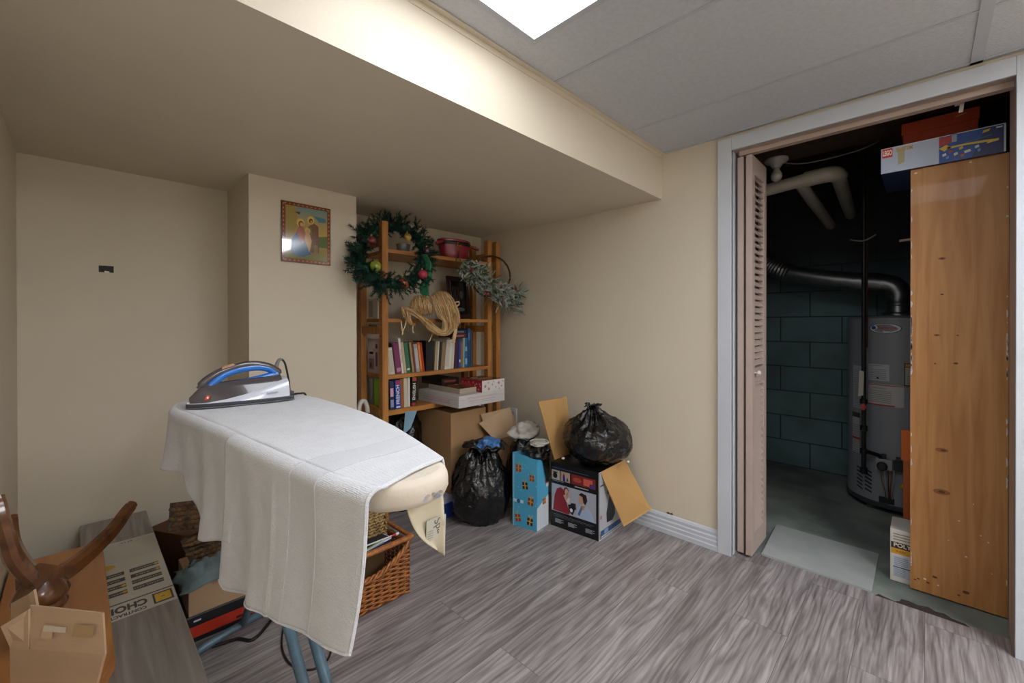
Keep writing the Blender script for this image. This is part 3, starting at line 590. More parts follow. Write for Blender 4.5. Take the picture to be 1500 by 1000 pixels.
# blue grey cloth
cloth = mat('blue_grey_cloth', '#7d8f93', .9, var=.2, vscale=12, col2='#5c6c70')
def cl(u, v):
    x = .240+.27*u; y = 1.83+.16*v; f = noise.noise(Vector((u*5, v*4, 1)))*.028 + abs(noise.noise(Vector((u*11, v*7, 5))))*.022
    e = (1-abs(2*u-1)**4)*(1-abs(2*v-1)**4)
    return (x+.01*math.sin(v*9), y-.012*math.sin(u*13), .235+(.035+f)*e - (.012*(1-v) if v < .1 else 0))
b = MB(); b.grid(cl, 50, 40, cloth); o = b.build('folded_cloth', smooth=180, solid=.003); tag(o, 'crumpled blue grey cloth heaped on the small carton under the ironing board', 'cloth')
t = thing('small_carton', (.39, 1.97, .105), 'plain brown carton standing on the red and black case under the board', 'carton')
b = MB(); b.box((.272, 1.875, .105), (.502, 2.09, .232), kraft); b.build('carton_body', t, bevel=.003)
b = MB(); b.box((.405, 1.873, .150), (.46, 1.875, .157), P('#8a6a44')); b.build('tape_strip', t)
t = thing('tool_case', (.39, 1.97, 0), 'flat black case with a red label on the floor under the small carton', 'case')
b = MB(); b.box((.262, 1.885, 0), (.53, 2.09, .10), mat('black_case', '#1c1a1e', .4)); b.build('case_body', t, bevel=.006)
F = frame((.40, 1.8845, .046), (1, 0, 0), (0, 0, 1)); b = MB(); b.prism(rect(-.125, -.026, .115, .014), 0, .0006, P('#c23a26', .35), F); b.prism(rect(.02, -.020, .08, -.012), .0006, .0009, P('#1c1a1e'), F)
b.prism(ell(-.10, .034, .022, .010, 14), 0, .0006, P('#1b2237', .3), F); b.prism(rect(-.112, .030, -.09, .036), .0006, .0009, P('#d9dde4'), F); b.build('printed_label', t)
b = MB(); b.tube(spline([(.33, 1.81, .006), (.40, 1.79, .006), (.44, 1.745, .006), (.50, 1.79, .006), (.565, 1.87, .007), (.62, 1.97, .01)], 8), .0055, P('#15120f', .5), 8)
o = b.build('floor_cable', smooth=60); tag(o, 'thick black cable curling over the floor beside the ironing board legs', 'cable')
# ================================================================== WICKER BASKET and its contents
wick = mat('wicker_orange', '#ad6d34', .45, var=.3, vscale=60, col2='#80481d', coat=.2); wick_d = mat('wicker_dark', '#5e3114', .6)
bk = thing('wicker_basket', (.80, 1.76, 0), 'square orange wicker basket with a rod handle on the floor behind the ironing board', 'basket')
bx0, bx1, by0, by1 = .62, .985, 1.58, 1.93
def side(p0, p1, nm, dip=.045, rows=22, stakes=10):
    p0, p1 = Vector(p0), Vector(p1); d = p1-p0; t = d.normalized(); nr = Vector((t.y, -t.x, 0)); b = MB()
    for k in range(stakes+1):
        f = k/stakes; p = p0+d*f; zt = .225 - dip*math.sin(math.pi*f)**.8
        b.tube([p+Vector((0, 0, .008)), p+nr*.002+Vector((0, 0, zt))], .0035, wick_d, 6)
    for r in range(rows):
        z0 = .010+r*.0088; pts = []
        for i in range(stakes*6+1):
            f = i/(stakes*6); pz = z0 + .004*math.sin(f*3.1)
            if z0 > .20 - dip*math.sin(math.pi*f)**.8 + .012: pz = .212 - dip*math.sin(math.pi*f)**.8
            pts.append(p0+d*f+nr*(.0048*math.cos(math.pi*f*stakes+math.pi*(r % 2)))+Vector((0, 0, pz)))
        b.tube(pts, .0040, wick, 6)
    b.build(nm, bk, smooth=60)
    b = MB()
    for q in (0, 1, 2):       # plaited rim
        pts = [p0+d*(i/60)+Vector((0, 0, .218-dip*math.sin(math.pi*i/60)**.8+.008*math.sin(i*.55+q*2.1)))+nr*(.006*math.cos(i*.55+q*2.1)) for i in range(61)]
        b.tube(pts, .0055, wick, 6)
    b.build('rim', bk, smooth=60)
side((bx0, by0, 0), (bx1, by0, 0), 'woven_side', .085); side((bx0, by1, 0), (bx0, by0, 0), 'woven_side', .01); side((bx1, by0, 0), (bx1, by1, 0), 'woven_side', .01); side((bx1, by1, 0), (bx0, by1, 0), 'woven_side')
b = MB(); b.box((bx0, by0, .004), (bx1, by1, .012), wick_d); b.build('base', bk)
b = MB(); b.tube([(bx0-.01, by0-.004, .236), (bx1+.018, by0-.004, .240)], .011, wick, 12); b.build('rod_handle', bk, smooth=60)
b = MB(); b.tube([(bx1+.004, by0, .245), (bx1+.004, by1, .240)], .009, wick, 12); b.build('rod_handle', bk, smooth=60)
sb = thing('seagrass_box', (.78, 1.76, .03), 'honey coloured woven seagrass box sitting in the orange wicker basket', 'box')
b = MB()
core = P('#5c4626'); b.box((.655, 1.682, .03), (.928, 1.858, .372), core)
for r in range(15):
    z = .19+r*.0125
    for (x0, x1, y, ax_) in ((.65, .937, 1.675, 'x'), (1.675, 1.865, .932, 'y')):
        n = int((x1-x0)/.0115)
        for i in range(n):
            u = x0+(i+.5*(r % 2))*.0115; c = Vector((u, y, z)) if ax_ == 'x' else Vector((y, u, z)); d = Vector((.006, 0, .004 if (i+r) % 2 else -.004)) if ax_ == 'x' else Vector((0, .006, .004))
            b.tube([c-d, c, c+d], [.003, .0068, .003], sea2, 5)
b.tube([(.65, 1.675, .378), (.937, 1.675, .378), (.937, 1.865, .378), (.65, 1.865, .378)], .007, sea2, 6, closed=True)
b.box((.66, 1.69, .374), (.925, 1.85, .378), sea2); b.build('woven_body', sb, smooth=60)
for i, (c, c2, zz, dx, lb) in enumerate((('#d9dadc', '#5a4a8a', .212, 0, 'white covered magazine with violet spine, lowest of the pile in the wicker basket'), ('#1d2350', '#9fc63c', .221, -.004, 'navy magazine with a lime stripe lying in the wicker basket'),
        ('#dfe3e8', '#3c3c44', .230, .004, 'white magazine near the top of the pile in the wicker basket'), ('#2a2a30', '#9fc63c', .238, -.01, 'dark magazine with a lime edge, topmost of the pile in the wicker basket'))):
    b = MB(); Mg = Matrix.Translation((.79+dx, 1.635, zz)) @ Matrix.Rotation(-.04, 4, 'Y') @ Matrix.Rotation(.06+.05*i, 4, 'Z')
    b.box((-.135, -.028, 0), (.135, .028, .0065), P(c, .3), Mg); b.box((-.1352, -.0284, .001), (.1, -.0275, .0035), P(c2), Mg); o = b.build('magazine'); tag(o, lb, 'magazine')
b = MB(); b.tube([(.70, 1.603, .262), (.915, 1.600, .262)], .0032, P('#c9ccd2', .3), 8); b.tube([(.915, 1.600, .262), (.935, 1.5997, .262)], .0035, P('#c8344a', .3), 8); b.tube([(.935, 1.5997, .262), (.948, 1.5995, .262)], .006, P('#cfd3d6', .3), 8)
o = b.build('marker_pen', smooth=50); tag(o, 'white marker pen with a red band lying along the handle of the wicker basket', 'pen')
# ================================================================== BOOKSHELF
pine = wood('shelf_pine', '#bf8542', '#9a602a', .5, (3, 3, .4), 8, knots=False); pine_x = wood('shelf_pine_board', '#bf8542', '#9c622c', .5, (.4, 3, 3), 8, knots=False)
YF, YB = 2.20, 2.50
sh_ = thing('bookshelf', (1.62, 2.35, 0), 'tall orange pine ladder-sided bookshelf standing in the alcove', 'bookshelf')
def post(x, y, z1=1.735, par=None, w=.036, d=.04):
    b = MB(); b.box((x, y, 0), (x+w, y+d, z1), pine)
    k = 0
    while .12+k*.032 < z1-.04:
        z = .12+k*.032; b.prism(ell(y+d/2, z, .0035, .0035, 8), 0, .0006, P('#4a2a10'), Matrix(((0, 0, -1, x), (1, 0, 0, 0), (0, 1, 0, 0), (0, 0, 0, 1)))); k += 1
    return b.build('post', par)
for x in (1.205, 2.012):
    post(x, YF, par=sh_); post(x, YB-.04, par=sh_)
    for z in (.14, .62, 1.09, 1.60):
        b = MB(); b.box((x+.006, YF+.04, z), (x+.030, YB-.04, z+.045), pine); b.build('rung', sh_)
SZ = [.652, .853, 1.180, 1.580]
for z in SZ:
    b = MB(); b.box((1.241, YF+.001, z-(.030 if z < .7 else .022)), (2.012, YB-.004, z), pine_x); b.build('shelf', sh_, bevel=.0015)
sf = thing('shelf_side_frame', (2.11, 2.35, 0), 'spare pine ladder side frame standing beside the bookshelf near the right wall', 'shelf frame')
post(2.095, YF, 1.737, sf); post(2.095, YB-.04, 1.737, sf)
for z in (.14, .62, 1.09, 1.60): b = MB(); b.box((2.101, YF+.04, z), (2.125, YB-.04, z+.045), pine); b.build('rung', sf)
# books
pages = mat('book_pages', '#cfc4ab', .85, var=.1, vscale=3, stretch=(200, 1, 1))
def book(x, w, h, zb, col, lab, lean=0, d=.15, y=2.235, spine=None, tm=None, grp=None):
    """upright book, spine towards the viewer, lean in radians (positive leans right)"""
    M = Matrix.Translation((x, y, zb)) @ Matrix.Rotation(lean, 4, 'Y') if lean >= 0 else Matrix.Translation((x+w, y, zb)) @ Matrix.Rotation(lean, 4, 'Y') @ Matrix.Translation((-w, 0, 0))
    c = P(col, .5); b = MB(); t = min(.0022, w*.2)
    b.box((0, 0, 0), (w, t, h), c, M); b.box((0, t, 0), (t, d, h), c, M); b.box((w-t, t, 0), (w, d, h), c, M); b.box((t, t, .003), (w-t, d-.004, h-.003), pages, M)
    if spine:
        for (a, e, cc) in spine: b.box((w*.12, -.0006, h*a), (w*.88, 0, h*e), P(cc), M)
    o = b.build('book'); tag(o, lab, 'book', grp)
    if tm:
        st, sz, cc = tm; F = M @ frame((w/2, -.0008, h*.5), (0, 0, 1), (-1, 0, 0)); q = MB(); q.text(st, sz, P(cc), F, .0003, bold=.0004); q.build('spine_lettering', o)
    return o
Z3 = .8535; A7 = -.13
bks = [ # x, w, h, col, lean, label, spine
 (1.262, .012, .150, '#c8c0b0', A7, 'thin cream book at the left end of the middle shelf', None),
 (1.276, .028, .160, '#cfc8ba', A7, 'thick white book with a worn spine leaning left on the middle shelf', [(.1, .9, '#bdb5a6')]),
 (1.305, .009, .185, '#3a1524', A7, 'thin dark maroon book leaning left against the purple book', None),
 (1.315, .034, .188, '#7c2f5c', A7, 'wide purple book leaning left on the middle shelf', [(.08, .20, '#b08a9c')]),
 (1.351, .014, .212, '#d8d4cc', A7, 'tall white book right of the purple book', [(.3, .7, '#c2bcb0')]),
 (1.367, .016, .190, '#c0ab8c', A7, 'cream tan book left of the green book', None),
 (1.385, .026, .186, '#2d6a50', A7, 'green book leaning left on the middle shelf', [(.1, .16, '#cfd8c8')]),
 (1.413, .008, .182, '#2b2420', A7, 'thin black book right of the green book', None),
 (1.423, .013, .187, '#a88a64', A7, 'tan book between the green and the lilac books', None),
 (1.438, .011, .184, '#6b4226', A7, 'brown book between the green and the lilac books', None),
 (1.451, .026, .175, '#a59aa6', A7, 'pale lilac book leaning left beside the orange ones', [(.15, .85, '#b9b0b8')]),
 (1.480, .016, .184, '#c8681e', A7, 'bright orange book, the paler of the two orange ones', [(.1, .9, '#d98a35')]),
 (1.498, .014, .182, '#a8341c', A7, 'narrow red-orange book leaning left beside the black book', None),
 (1.520, .058, .188, '#131214', 0, 'very wide black binder-like book in the middle of the shelf', None),
 (1.582, .018, .186, '#a8987c', .07, 'beige book right of the wide black one', None),
 (1.602, .010, .184, '#d0cabc', .07, 'thin off-white book leaning right beside the beige book', None),
 (1.614, .014, .182, '#24282a', .07, 'dark slate book leaning right in the middle shelf', None),
 (1.632, .024, .178, '#8b7350', .09, 'khaki brown book leaning right under the tip of the hair', None),
 (1.662, .034, .195, '#d3cec2', .10, 'thick white paperback leaning right, leftmost of the three white ones', [(.1, .9, '#c6bfb0')]),
 (1.698, .016, .194, '#dcd8ce', .08, 'middle one of the three white paperbacks leaning right', None),
 (1.717, .020, .192, '#c9c4b8', .06, 'rightmost of the three white paperbacks leaning right', None),
 (1.743, .020, .192, '#4a1f38', .03, 'dark plum book right of the white paperbacks', None),
 (1.765, .014, .190, '#1f2350', .02, 'navy book between the plum and the blue book', None),
 (1.781, .014, .188, '#2a4a9c', .02, 'bright blue book between the navy and tan ones', [(.2, .3, '#d0d6e4')]),
 (1.797, .016, .178, '#94683c', .02, 'tan leather-like book near the right end of the middle shelf', None),
 (1.816, .013, .200, '#8fb0ac', .02, 'pale teal narrow book near the right end of the middle shelf', None),
 (1.832, .024, .200, '#1f5f86', 0, 'teal blue book with pale markings at the right end of the shelf', [(.1, .3, '#7fb0c4'), (.55, .7, '#7fb0c4')]),
 (1.859, .022, .262, '#24416e', 0, 'tallest blue book at the right end of the middle shelf', [(.7, .9, '#4a70a0')]),
 (1.884, .014, .25, '#3a4654', 0, 'grey-blue book, last one beside the right post', None)]
for x, w, h, c, l, lb, sp in bks: book(x, w, h, Z3, c, lb, l, spine=sp, grp='books on the middle shelf')
book(1.262, .026, .165, .6525, '#1f2c54', 'navy paperback with a pink and white spine on the lower shelf', -.03, spine=[(.45, .75, '#d8a8b8'), (.08, .35, '#8d9ac0')], y=2.215)
book(1.294, .034, .168, .6525, '#2348a0', 'blue dictionary with white FRENCH lettering on the lower shelf', -.03, spine=[(.86, .98, '#b8283a'), (.04, .09, '#e0e0e8')], tm=('FRENCH', .030, '#e8ecf4'), y=2.210)
book(1.332, .022, .172, .6525, '#9a5a2c', 'brown book right of the blue dictionary', -.02, y=2.22)
book(1.356, .026, .178, .6525, '#c9beaa', 'cream book right of the brown one on the lower shelf', -.02, y=2.22)
book(1.384, .012, .176, .6525, '#d6d0c4', 'thin white book left of the black dictionary', -.01, y=2.22)
book(1.400, .036, .176, .6525, '#141214', 'black dictionary with white ENGLISH lettering on the lower shelf', .04, spine=[(.86, .99, '#b04a2c'), (.02, .12, '#a83024')], tm=('ENGLISH', .026, '#e8e4e0'), y=2.215)
for i, (c, lb) in enumerate((('#5a1f22', 'dark red book lying flat on top of the books at the right end'), ('#20242f', 'black book lying flat on top of the dark red one'))):
    b = MB(); z = 1.056+.027*i; b.box((1.735+.01*i, 2.24, z), (1.852, 2.40, z+.025), P(c)); b.box((1.76, 2.2394, z+.008), (1.83, 2.24, z+.016), P('#b06a60' if i == 0 else '#6c7486')); b.box((1.738+.01*i, 2.242, z+.003), (1.853, 2.398, z+.022), pages); o = b.build('book'); tag(o, lb, 'book')
# books seen end-on through the left ladder frame
def side_book(y0, y1, z0, h, col, lb, marks, x=1.246, w=.012):
    b = MB(); b.box((x, y0, z0), (x+w, y1, z0+h), P(col)); b.box((x+.002, y0+.001, z0+.002), (x+w-.002, y1-.001, z0+h+.0004), pages)
    F = frame((x, y1, z0), (0, -1, 0), (0, 0, 1)); W = y1-y0
    for a, c, e, g, cc in marks: b.prism(rect(W*a, h*c, W*e, h*g), 0, .0006, P(cc), F)
    o = b.build('book'); tag(o, lb, 'book'); return o
side_book(2.315, 2.455, Z3+.0, .205, '#cbbcc0', 'book with a pale mauve cover seen through the left ladder frame', [(.1, .50, .6, .92, '#d8d2cc'), (.15, .55, .5, .62, '#8a3a44'), (.7, .2, .85, .85, '#7a3f58'), (.1, .1, .55, .42, '#8f8088'), (.2, .15, .35, .3, '#5a2a4a')])
side_book(2.315, 2.375, .6525, .17, '#86c22c', 'bright green book seen through the left ladder frame on the lower shelf', [(.1, .1, .9, .9, '#93cc38')])
side_book(2.405, 2.445, .6525, .165, '#8a8f8c', 'thin grey book left of the green one behind the ladder frame', [(.1, .1, .4, .9, '#5d6660')])
side_book(2.33, 2.45, 1.1805, .12, '#dcd7cd', 'stack of white cards seen through the left frame on the upper shelf', [(.1, .1, .5, .9, '#b0aba2')])
side_book(2.315, 2.45, Z3+.2375, .062, '#c8bfb4', 'small white booklet resting high behind the left ladder frame', [(.1, .2, .8, .8, '#6a4a48')])
# framed picture on the upper shelf
t = thing('picture_frame', (1.95, 2.40, 1.18), 'dark framed picture leaning at the right end of the upper shelf', 'picture frame')
F = frame((1.905, 2.40, 1.335), (1, .12, 0), (0, .12, 1)); fd = P('#2c1a12', .3); b = MB()
for r in (rect(-.105, -.150, .10, -.120), rect(-.105, .120, .10, .150), rect(-.105, -.12, -.080, .12), rect(.075, -.12, .10, .12)): b.prism(r, 0, .018, fd, F)
b.build('frame', t, bevel=.002)
b = MB(); b.prism(rect(-.08, -.12, .075, .12), 0, .006, P('#1b1716', .15), F); b.prism(rect(-.078, -.118, -.070, .118), .006, .009, P('#c8b8a0'), F)
for k in range(5): b.prism(rect(-.055+k*.014, -.06, -.049+k*.014, .08), .006, .0065, P('#4d4440'), F)
b.prism(ell(.03, .02, .018, .03, 14), .006, .0065, P('#5d5550'), F); b.prism(ell(.01, -.085, .045, .014, 14), .006, .0065, P('#575a5c'), F); b.build('picture', t)
# dark box at the left end of the upper shelf
b = MB(); b.box((1.262, 2.28, 1.1803), (1.284, 2.40, 1.262), P('#14100f')); o = b.build('black_box', bevel=.002); tag(o, 'small black box on the upper shelf beside the left post', 'box')
# red Santa-trousers bucket on the top shelf
red = mat('red_glazed_bucket', '#8f1f33', .3, coat=.4, var=.1)
t = thing('red_bucket', (1.75, 2.3, 1.58), 'red bucket with a black belt and gold buckle on the top shelf', 'bucket')
MBk = Matrix.Translation((1.815, 2.33, 1.581)) @ Matrix.Diagonal((1.13, 1.1, 1.08, 1)); b = MB()
V = []
prf = [(.086, 0), (.092, .01), (.100, .05), (.108, .09), (.114, .112), (.116, .125), (.108, .130), (.104, .125)]
b.lathe([(r, z) for r, z in prf], red, 36, MBk @ Matrix.Diagonal((1.0, .62, 1, 1))); b.build('bucket_body', t, smooth=50)
b = MB(); b.lathe([(.1155, .094), (.118, .096), (.119, .112), (.117, .114)], P('#15110f', .4), 36, MBk @ Matrix.Diagonal((1.0, .62, 1, 1))); b.build('belt', t, smooth=50)
F = frame((1.80, 2.33-.076, 1.686), (1, 0, 0), (0, 0, 1)); b = MB(); gold = mat('gold_buckle', '#c8a24a', .3, metal=.8)
for r in (rect(-.016, -.012, .016, -.008), rect(-.016, .008, .016, .012), rect(-.016, -.008, -.012, .008), rect(.012, -.008, .016, .008)): b.prism(r, 0, .004, gold, F)
b.build('buckle', t)
for s in (-1, 1):
    b = MB(); b.tube(spline([(1.80+s*.085, 2.31, 1.700), (1.80+s*.13, 2.29, 1.690), (1.80+s*.165, 2.27, 1.676), (1.80+s*.180, 2.27, 1.672)], 5), [.014]*15+[.010], red, 12, flat=.7); b.build('handle', t, smooth=60)
b = MB(); b.prism([(-.006, 0), (.006, 0), (.002, .06), (-.002, .06)], 0, .002, P('#4d101d'), frame((1.80, 2.33-.068, 1.583), (1, 0, 0), (0, -.15, 1))); b.prism([(-.022, 0), (.022, 0), (0, .024)], 0, .003, P('#2a0c10'), frame((1.80, 2.33-.060, 1.583), (1, 0, 0), (0, -.2, 1))); b.build('leg_seam', t)
# small glass dish behind the wreath hole
t = MB(); t.lathe([(.03, 0), (.036, .01), (.042, .05), (.044, .055), (.040, .05), (.034, .012)], mat('cut_glass', '#b8bcb8', .1, trans=.6), 20, Matrix.Translation((1.40, 2.30, 1.581))); o = t.build('glass_dish', smooth=40); tag(o, 'small cut-glass dish on the top shelf, seen through the green wreath', 'dish')
# ----- gift boxes jutting from the lower shelf
card_w = mat('white_gift_card', '#c7c4c2', .45, var=.03)
t = thing('flat_gift_box', (1.74, 2.13, .6525), 'large flat white gift box with pink print jutting out of the lower shelf', 'box')
b = MB(); b.box((1.553, 1.95, .653), (1.93, 2.37, .7245), card_w); b.build('box_body', t, bevel=.002)
b = MB(); F = frame((1.74, 1.9498, .69), (1, 0, 0), (0, 0, 1)); b.prism(rect(-.187, .008, .19, .0092), 0, .0008, P('#9c9694'), F)
for k, (w_, zc) in enumerate(((.24, .016), (.22, -.004), (.20, -.016))):
    for i in range(26): b.prism(rect(-w_/2+i*w_/26, zc-.003, -w_/2+i*w_/26+w_/40, zc+.003*random.random()), 0, .0006, P('#c08a96' if k != 2 else '#b8a8ac'), F)
F = frame((1.5528, 2.16, .69), (0, -1, 0), (0, 0, 1)); b.prism(rect(-.20, .008, .20, .0092), 0, .0008, P('#9c9694'), F)
for k in range(2):
    for i in range(24): b.prism(rect(-.15+i*.0115, -.018+k*.012, -.15+i*.0115+.007, -.014+k*.012+.003*random.random()), 0, .0006, P('#c08a96'), F)
b.build('printed_lettering', t)
t = thing('patterned_gift_box', (1.83, 2.1, .7255), 'small gift box with red and white snowflake paper on the flat white box', 'box')
b = MB(); b.box((1.736, 1.952, .7255), (1.928, 2.16, .797), P('#9c1f2e')); b.build('box_body', t, bevel=.0015)
b = MB(); F = frame((1.832, 1.9518, .761), (1, 0, 0), (0, 0, 1)); b.prism(rect(-.096, -.0355, .096, .0355), 0, .0012, P('#d0ccc8'), F)
def star(cx, cy, r, c, F, z=.0012, n=6):
    for k in range(n//2):
        a = math.pi*k/(n//2); dx, dy = math.cos(a)*r, math.sin(a)*r; px, py = -math.sin(a)*r*.14, math.cos(a)*r*.14
        b.prism([(cx-dx+px, cy-dy+py), (cx-dx-px, cy-dy-py), (cx+dx-px, cy+dy-py), (cx+dx+px, cy+dy+py)], z, z+.0005, P(c), F)
for cx, cy, r, c in ((-.07, .0, .011, '#a83040'), (-.045, .02, .006, '#7a6a78'), (-.04, -.018, .010, '#a83040'), (-.01, .006, .007, '#6a5a78'), (.0, .024, .005, '#a83040'), (.02, -.012, .006, '#5a5468'), (.045, .012, .011, '#a83040'), (.07, -.01, .007, '#6a5a78'), (.08, .02, .005, '#a83040'), (.05, -.024, .005, '#a83040')): star(cx, cy, r, c, F)
F = frame((1.7358, 2.056, .761), (0, -1, 0), (0, 0, 1))
for k in range(16): star(-.09+.012*k+.004*math.sin(k*5), .02*math.sin(k*2.3), .006, '#d8b8b8', F, 0)
b.prism(rect(-.10, -.012, .0, .012), .0, .0009, P('#b83a44'), F)
F = frame((1.832, 2.056, .797), (1, 0, 0), (0, 1, 0)); b.prism(rect(-.085, -.09, .085, .09), 0, .001, P('#4a3226', .2), F); b.prism(ell(.02, -.02, .05, .04, 12), .001, .0015, P('#8a6440', .2), F); b.prism(ell(-.04, .04, .03, .02, 12), .001, .0015, P('#b89058', .2), F)
b.build('printed_pattern', t)
t = thing('photo_gift_box', (1.64, 2.14, .7255), 'flat box with a gold and dark picture lid left of the snowflake gift box', 'box')
b = MB(); b.box((1.600, 2.0, .7255), (1.732, 2.32, .757), P('#a89c8c')); b.build('box_body', t, bevel=.001)
b = MB(); F = frame((1.666, 2.16, .757), (1, 0, 0), (0, 1, 0)); b.prism(rect(-.064, -.158, .064, .158), 0, .001, P('#6a4a28', .25), F)
for k in range(9): b.prism(ell(-.04+.08*random.random(), -.13+.26*random.random(), .012+.016*random.random(), .01+.02*random.random(), 9), .001, .0014+.0002*k, P(random.choice(['#c8a84a', '#8a2c1c', '#3a2418', '#b8863a']), .25), F)
b.build('printed_lid', t)
b = MB(); b.box((1.60, 2.18, .7575), (1.735, 2.40, .80), P('#1d1614', .35)); b.box((1.62, 2.1795, .775), (1.71, 2.18, .79), P('#6a2a24')); o = b.build('dark_box', bevel=.001); tag(o, 'dark box lying at the back of the lower shelf on the picture box', 'box')
# ================================================================== helper: a point on the plane y=Y or x=X seen at a given place of the photograph
_c, _s = math.cos(yaw), math.sin(yaw)
def sight(u, v):
    f = Vector((_c, _s, pitch)); r = Vector((_s, -_c, roll)); up = Vector((0, 0, 1)) - f*pitch - r*roll
    return f + r*((u-750)/620.603) - up*((v-475.127)/620.603)
def aty(u, v, Y): d = sight(u, v); return Vector((0, 0, 1.1526)) + d*(Y/d.y)
def atx(u, v, X): d = sight(u, v); return Vector((0, 0, 1.1526)) + d*(X/d.x)
# ================================================================== HAIR PIECE over the upper shelf
hair1 = mat('blond_hair', '#c99e66', .34, var=.35, vscale=70, col2='#94703f', stretch=(1, 1, .2)); hair2 = mat('blond_hair_pale', '#e2c596', .38, var=.2, vscale=60)
def hp(X, Y, y): return aty(560+X*.0933, 410+Y*.0933, y)
hb = MB(); rng = random.Random(3)
def arc(pts, f):
    f *= len(pts)-1; i = min(int(f), len(pts)-2); return Vector(pts[i]+(0,)).lerp(Vector(pts[i+1]+(0,)), f-i)
def bundle(rows, n, bulge=.03, r=.0023, y0=2.185, jit=14):
    for k in range(int(n*1.8)):
        f = ((k+rng.random())/n/1.8); lay = rng.random(); ctrl = []
        for i, row in enumerate(rows):
            q = arc(row, min(.999, max(0, f+rng.uniform(-.07, .07)))); g = i/(len(rows)-1)
            ctrl.append(hp(q.x+rng.uniform(-jit, jit), q.y+rng.uniform(-jit, jit), y0-bulge*math.sin(math.pi*(.15+.7*g))*(.5+.5*lay)-.012*math.sin(math.pi*f)))
        pts = spline(ctrl, 5); m = len(pts); hb.tube(pts, [r*(.35+.65*math.sin(math.pi*min(1, (i+.6)/m))) for i in range(m)], hair1 if rng.random() < .65 else hair2, 4)
bundle([[(430, 380), (520, 250), (650, 240), (750, 300)], [(450, 430), (560, 400), (680, 410), (790, 420)], [(510, 510), (600, 550), (690, 555), (780, 535)]], 110, .05)
bundle([[(740, 260), (850, 185), (960, 180), (1040, 215)], [(800, 330), (900, 330), (1020, 330), (1140, 360)], [(900, 520), (980, 520), (1080, 500), (1195, 520)], [(990, 720), (1040, 760), (1110, 760), (1200, 680)], [(960, 800), (1010, 840), (1060, 830), (1120, 790)]], 190, .055)
bundle([[(780, 300), (820, 400)], [(870, 560), (940, 560)], [(960, 640), (1010, 680)], [(930, 790), (1000, 800)], [(800, 690), (870, 840)], [(660, 590), (700, 740)], [(500, 540), (560, 590)], [(360, 460), (400, 500)]], 90, .06, y0=2.18)
bundle([[(1180, 600), (1000, 650)], [(1080, 820), (980, 790)], [(930, 870), (860, 790)], [(740, 790), (760, 660)], [(600, 620), (640, 580)], [(480, 510), (500, 480)], [(330, 440), (360, 430)]], 80, .06, y0=2.175)
bundle([[(350, 430), (420, 450)], [(370, 540), (440, 540)], [(400, 650), (450, 640)], [(450, 720), (480, 690)], [(510, 700), (520, 690)]], 40, .03, y0=2.17)
bundle([[(280, 420), (340, 430)], [(320, 520), (350, 500)], [(350, 600), (380, 580)]], 22, .02, y0=2.17)
for tail in ([(370, 560), (370, 680), (330, 780), (315, 860)], [(520, 690), (480, 740), (480, 800), (500, 830)], [(780, 850), (760, 910), (725, 965)], [(1150, 350), (1205, 345), (1200, 385), (1130, 440)], [(300, 640), (310, 760), (320, 850)]):
    for k in range(5): hb.tube(spline([hp(x+rng.uniform(-9, 9), y+rng.uniform(-9, 9), 2.15) for x, y in tail], 6), .0014, hair2, 4)
for k in range(26): x0 = 1140+rng.uniform(-25, 25); hb.tube(spline([hp(x0, 640, 2.15), hp(x0+10, 780, 2.145), hp(x0-15+rng.uniform(-12, 12), 900, 2.15), hp(x0-30+rng.uniform(-14, 14), 985, 2.16)], 5), .002, hair2, 4)
o = hb.build('hair_piece', smooth=180); tag(o, 'long blond hair piece heaped over the upper shelf and hanging past its edge', 'wig')
# ================================================================== GREEN WREATH with ornaments
wr = thing('christmas_wreath', (1.26, 2.19, 1.31), 'dark green artificial wreath with coloured baubles hung on the left shelf post', 'wreath')
fir = mat('fir_needles', '#174838', .6, var=.5, vscale=30, col2='#0a211c'); fir2 = mat('fir_needles_light', '#1f5240', .6, var=.3, vscale=30)
b = MB(); rw = random.Random(5); WC = (572.5, 374)
def wpt(a, k, dy=0):      # ring point, leaning: top behind the post, bottom in front
    u = WC[0]+math.cos(a)*48*k*1.0; v = WC[1]-math.sin(a)*43*k
    return aty(u, v, 2.165+.105*math.sin(a)+dy)
for i in range(400):
    a = 2*math.pi*i/400+rw.uniform(-.03, .03); base = wpt(a, 1+rw.uniform(-.22, .20), rw.uniform(-.035, .02)); rad = (wpt(a, 1.4)-wpt(a, 1)).normalized(); tan = (wpt(a+.05, 1)-wpt(a-.05, 1)).normalized(); fw = Vector((0, -1, 0))
    d = (rad*rw.choice([1, 1, -.75])*rw.uniform(.5, 1)+tan*rw.uniform(-.7, .9)+fw*rw.uniform(-.1, .7)).normalized(); Ln = rw.uniform(.05, .085)
    if d.dot(rad) < 0: Ln *= .6
    if base.x < 1.075 and d.y > 0: d.y *= -1
    b.tube([base, base+d*Ln], .0016, fir, 3)
    for j in range(34):
        p = base+d*Ln*(j/33); q = Vector((rw.gauss(0, 1), rw.gauss(0, 1), rw.gauss(0, 1))); q = (q-d*q.dot(d)).normalized(); e = (q+d*.7).normalized()*rw.uniform(.014, .024); w_ = d.cross(q).normalized()*.0026
        b.add([p-w_, p+w_, p+e], [(0, 1, 2)], fir if rw.random() < .75 else fir2)
b.tube([wpt(2*math.pi*i/48, 1+.06*math.sin(i*1.7)) for i in range(48)], [.026+.006*math.sin(i*2.3) for i in range(48)], fir, 9, closed=True)
b.build('fir_branches', wr)
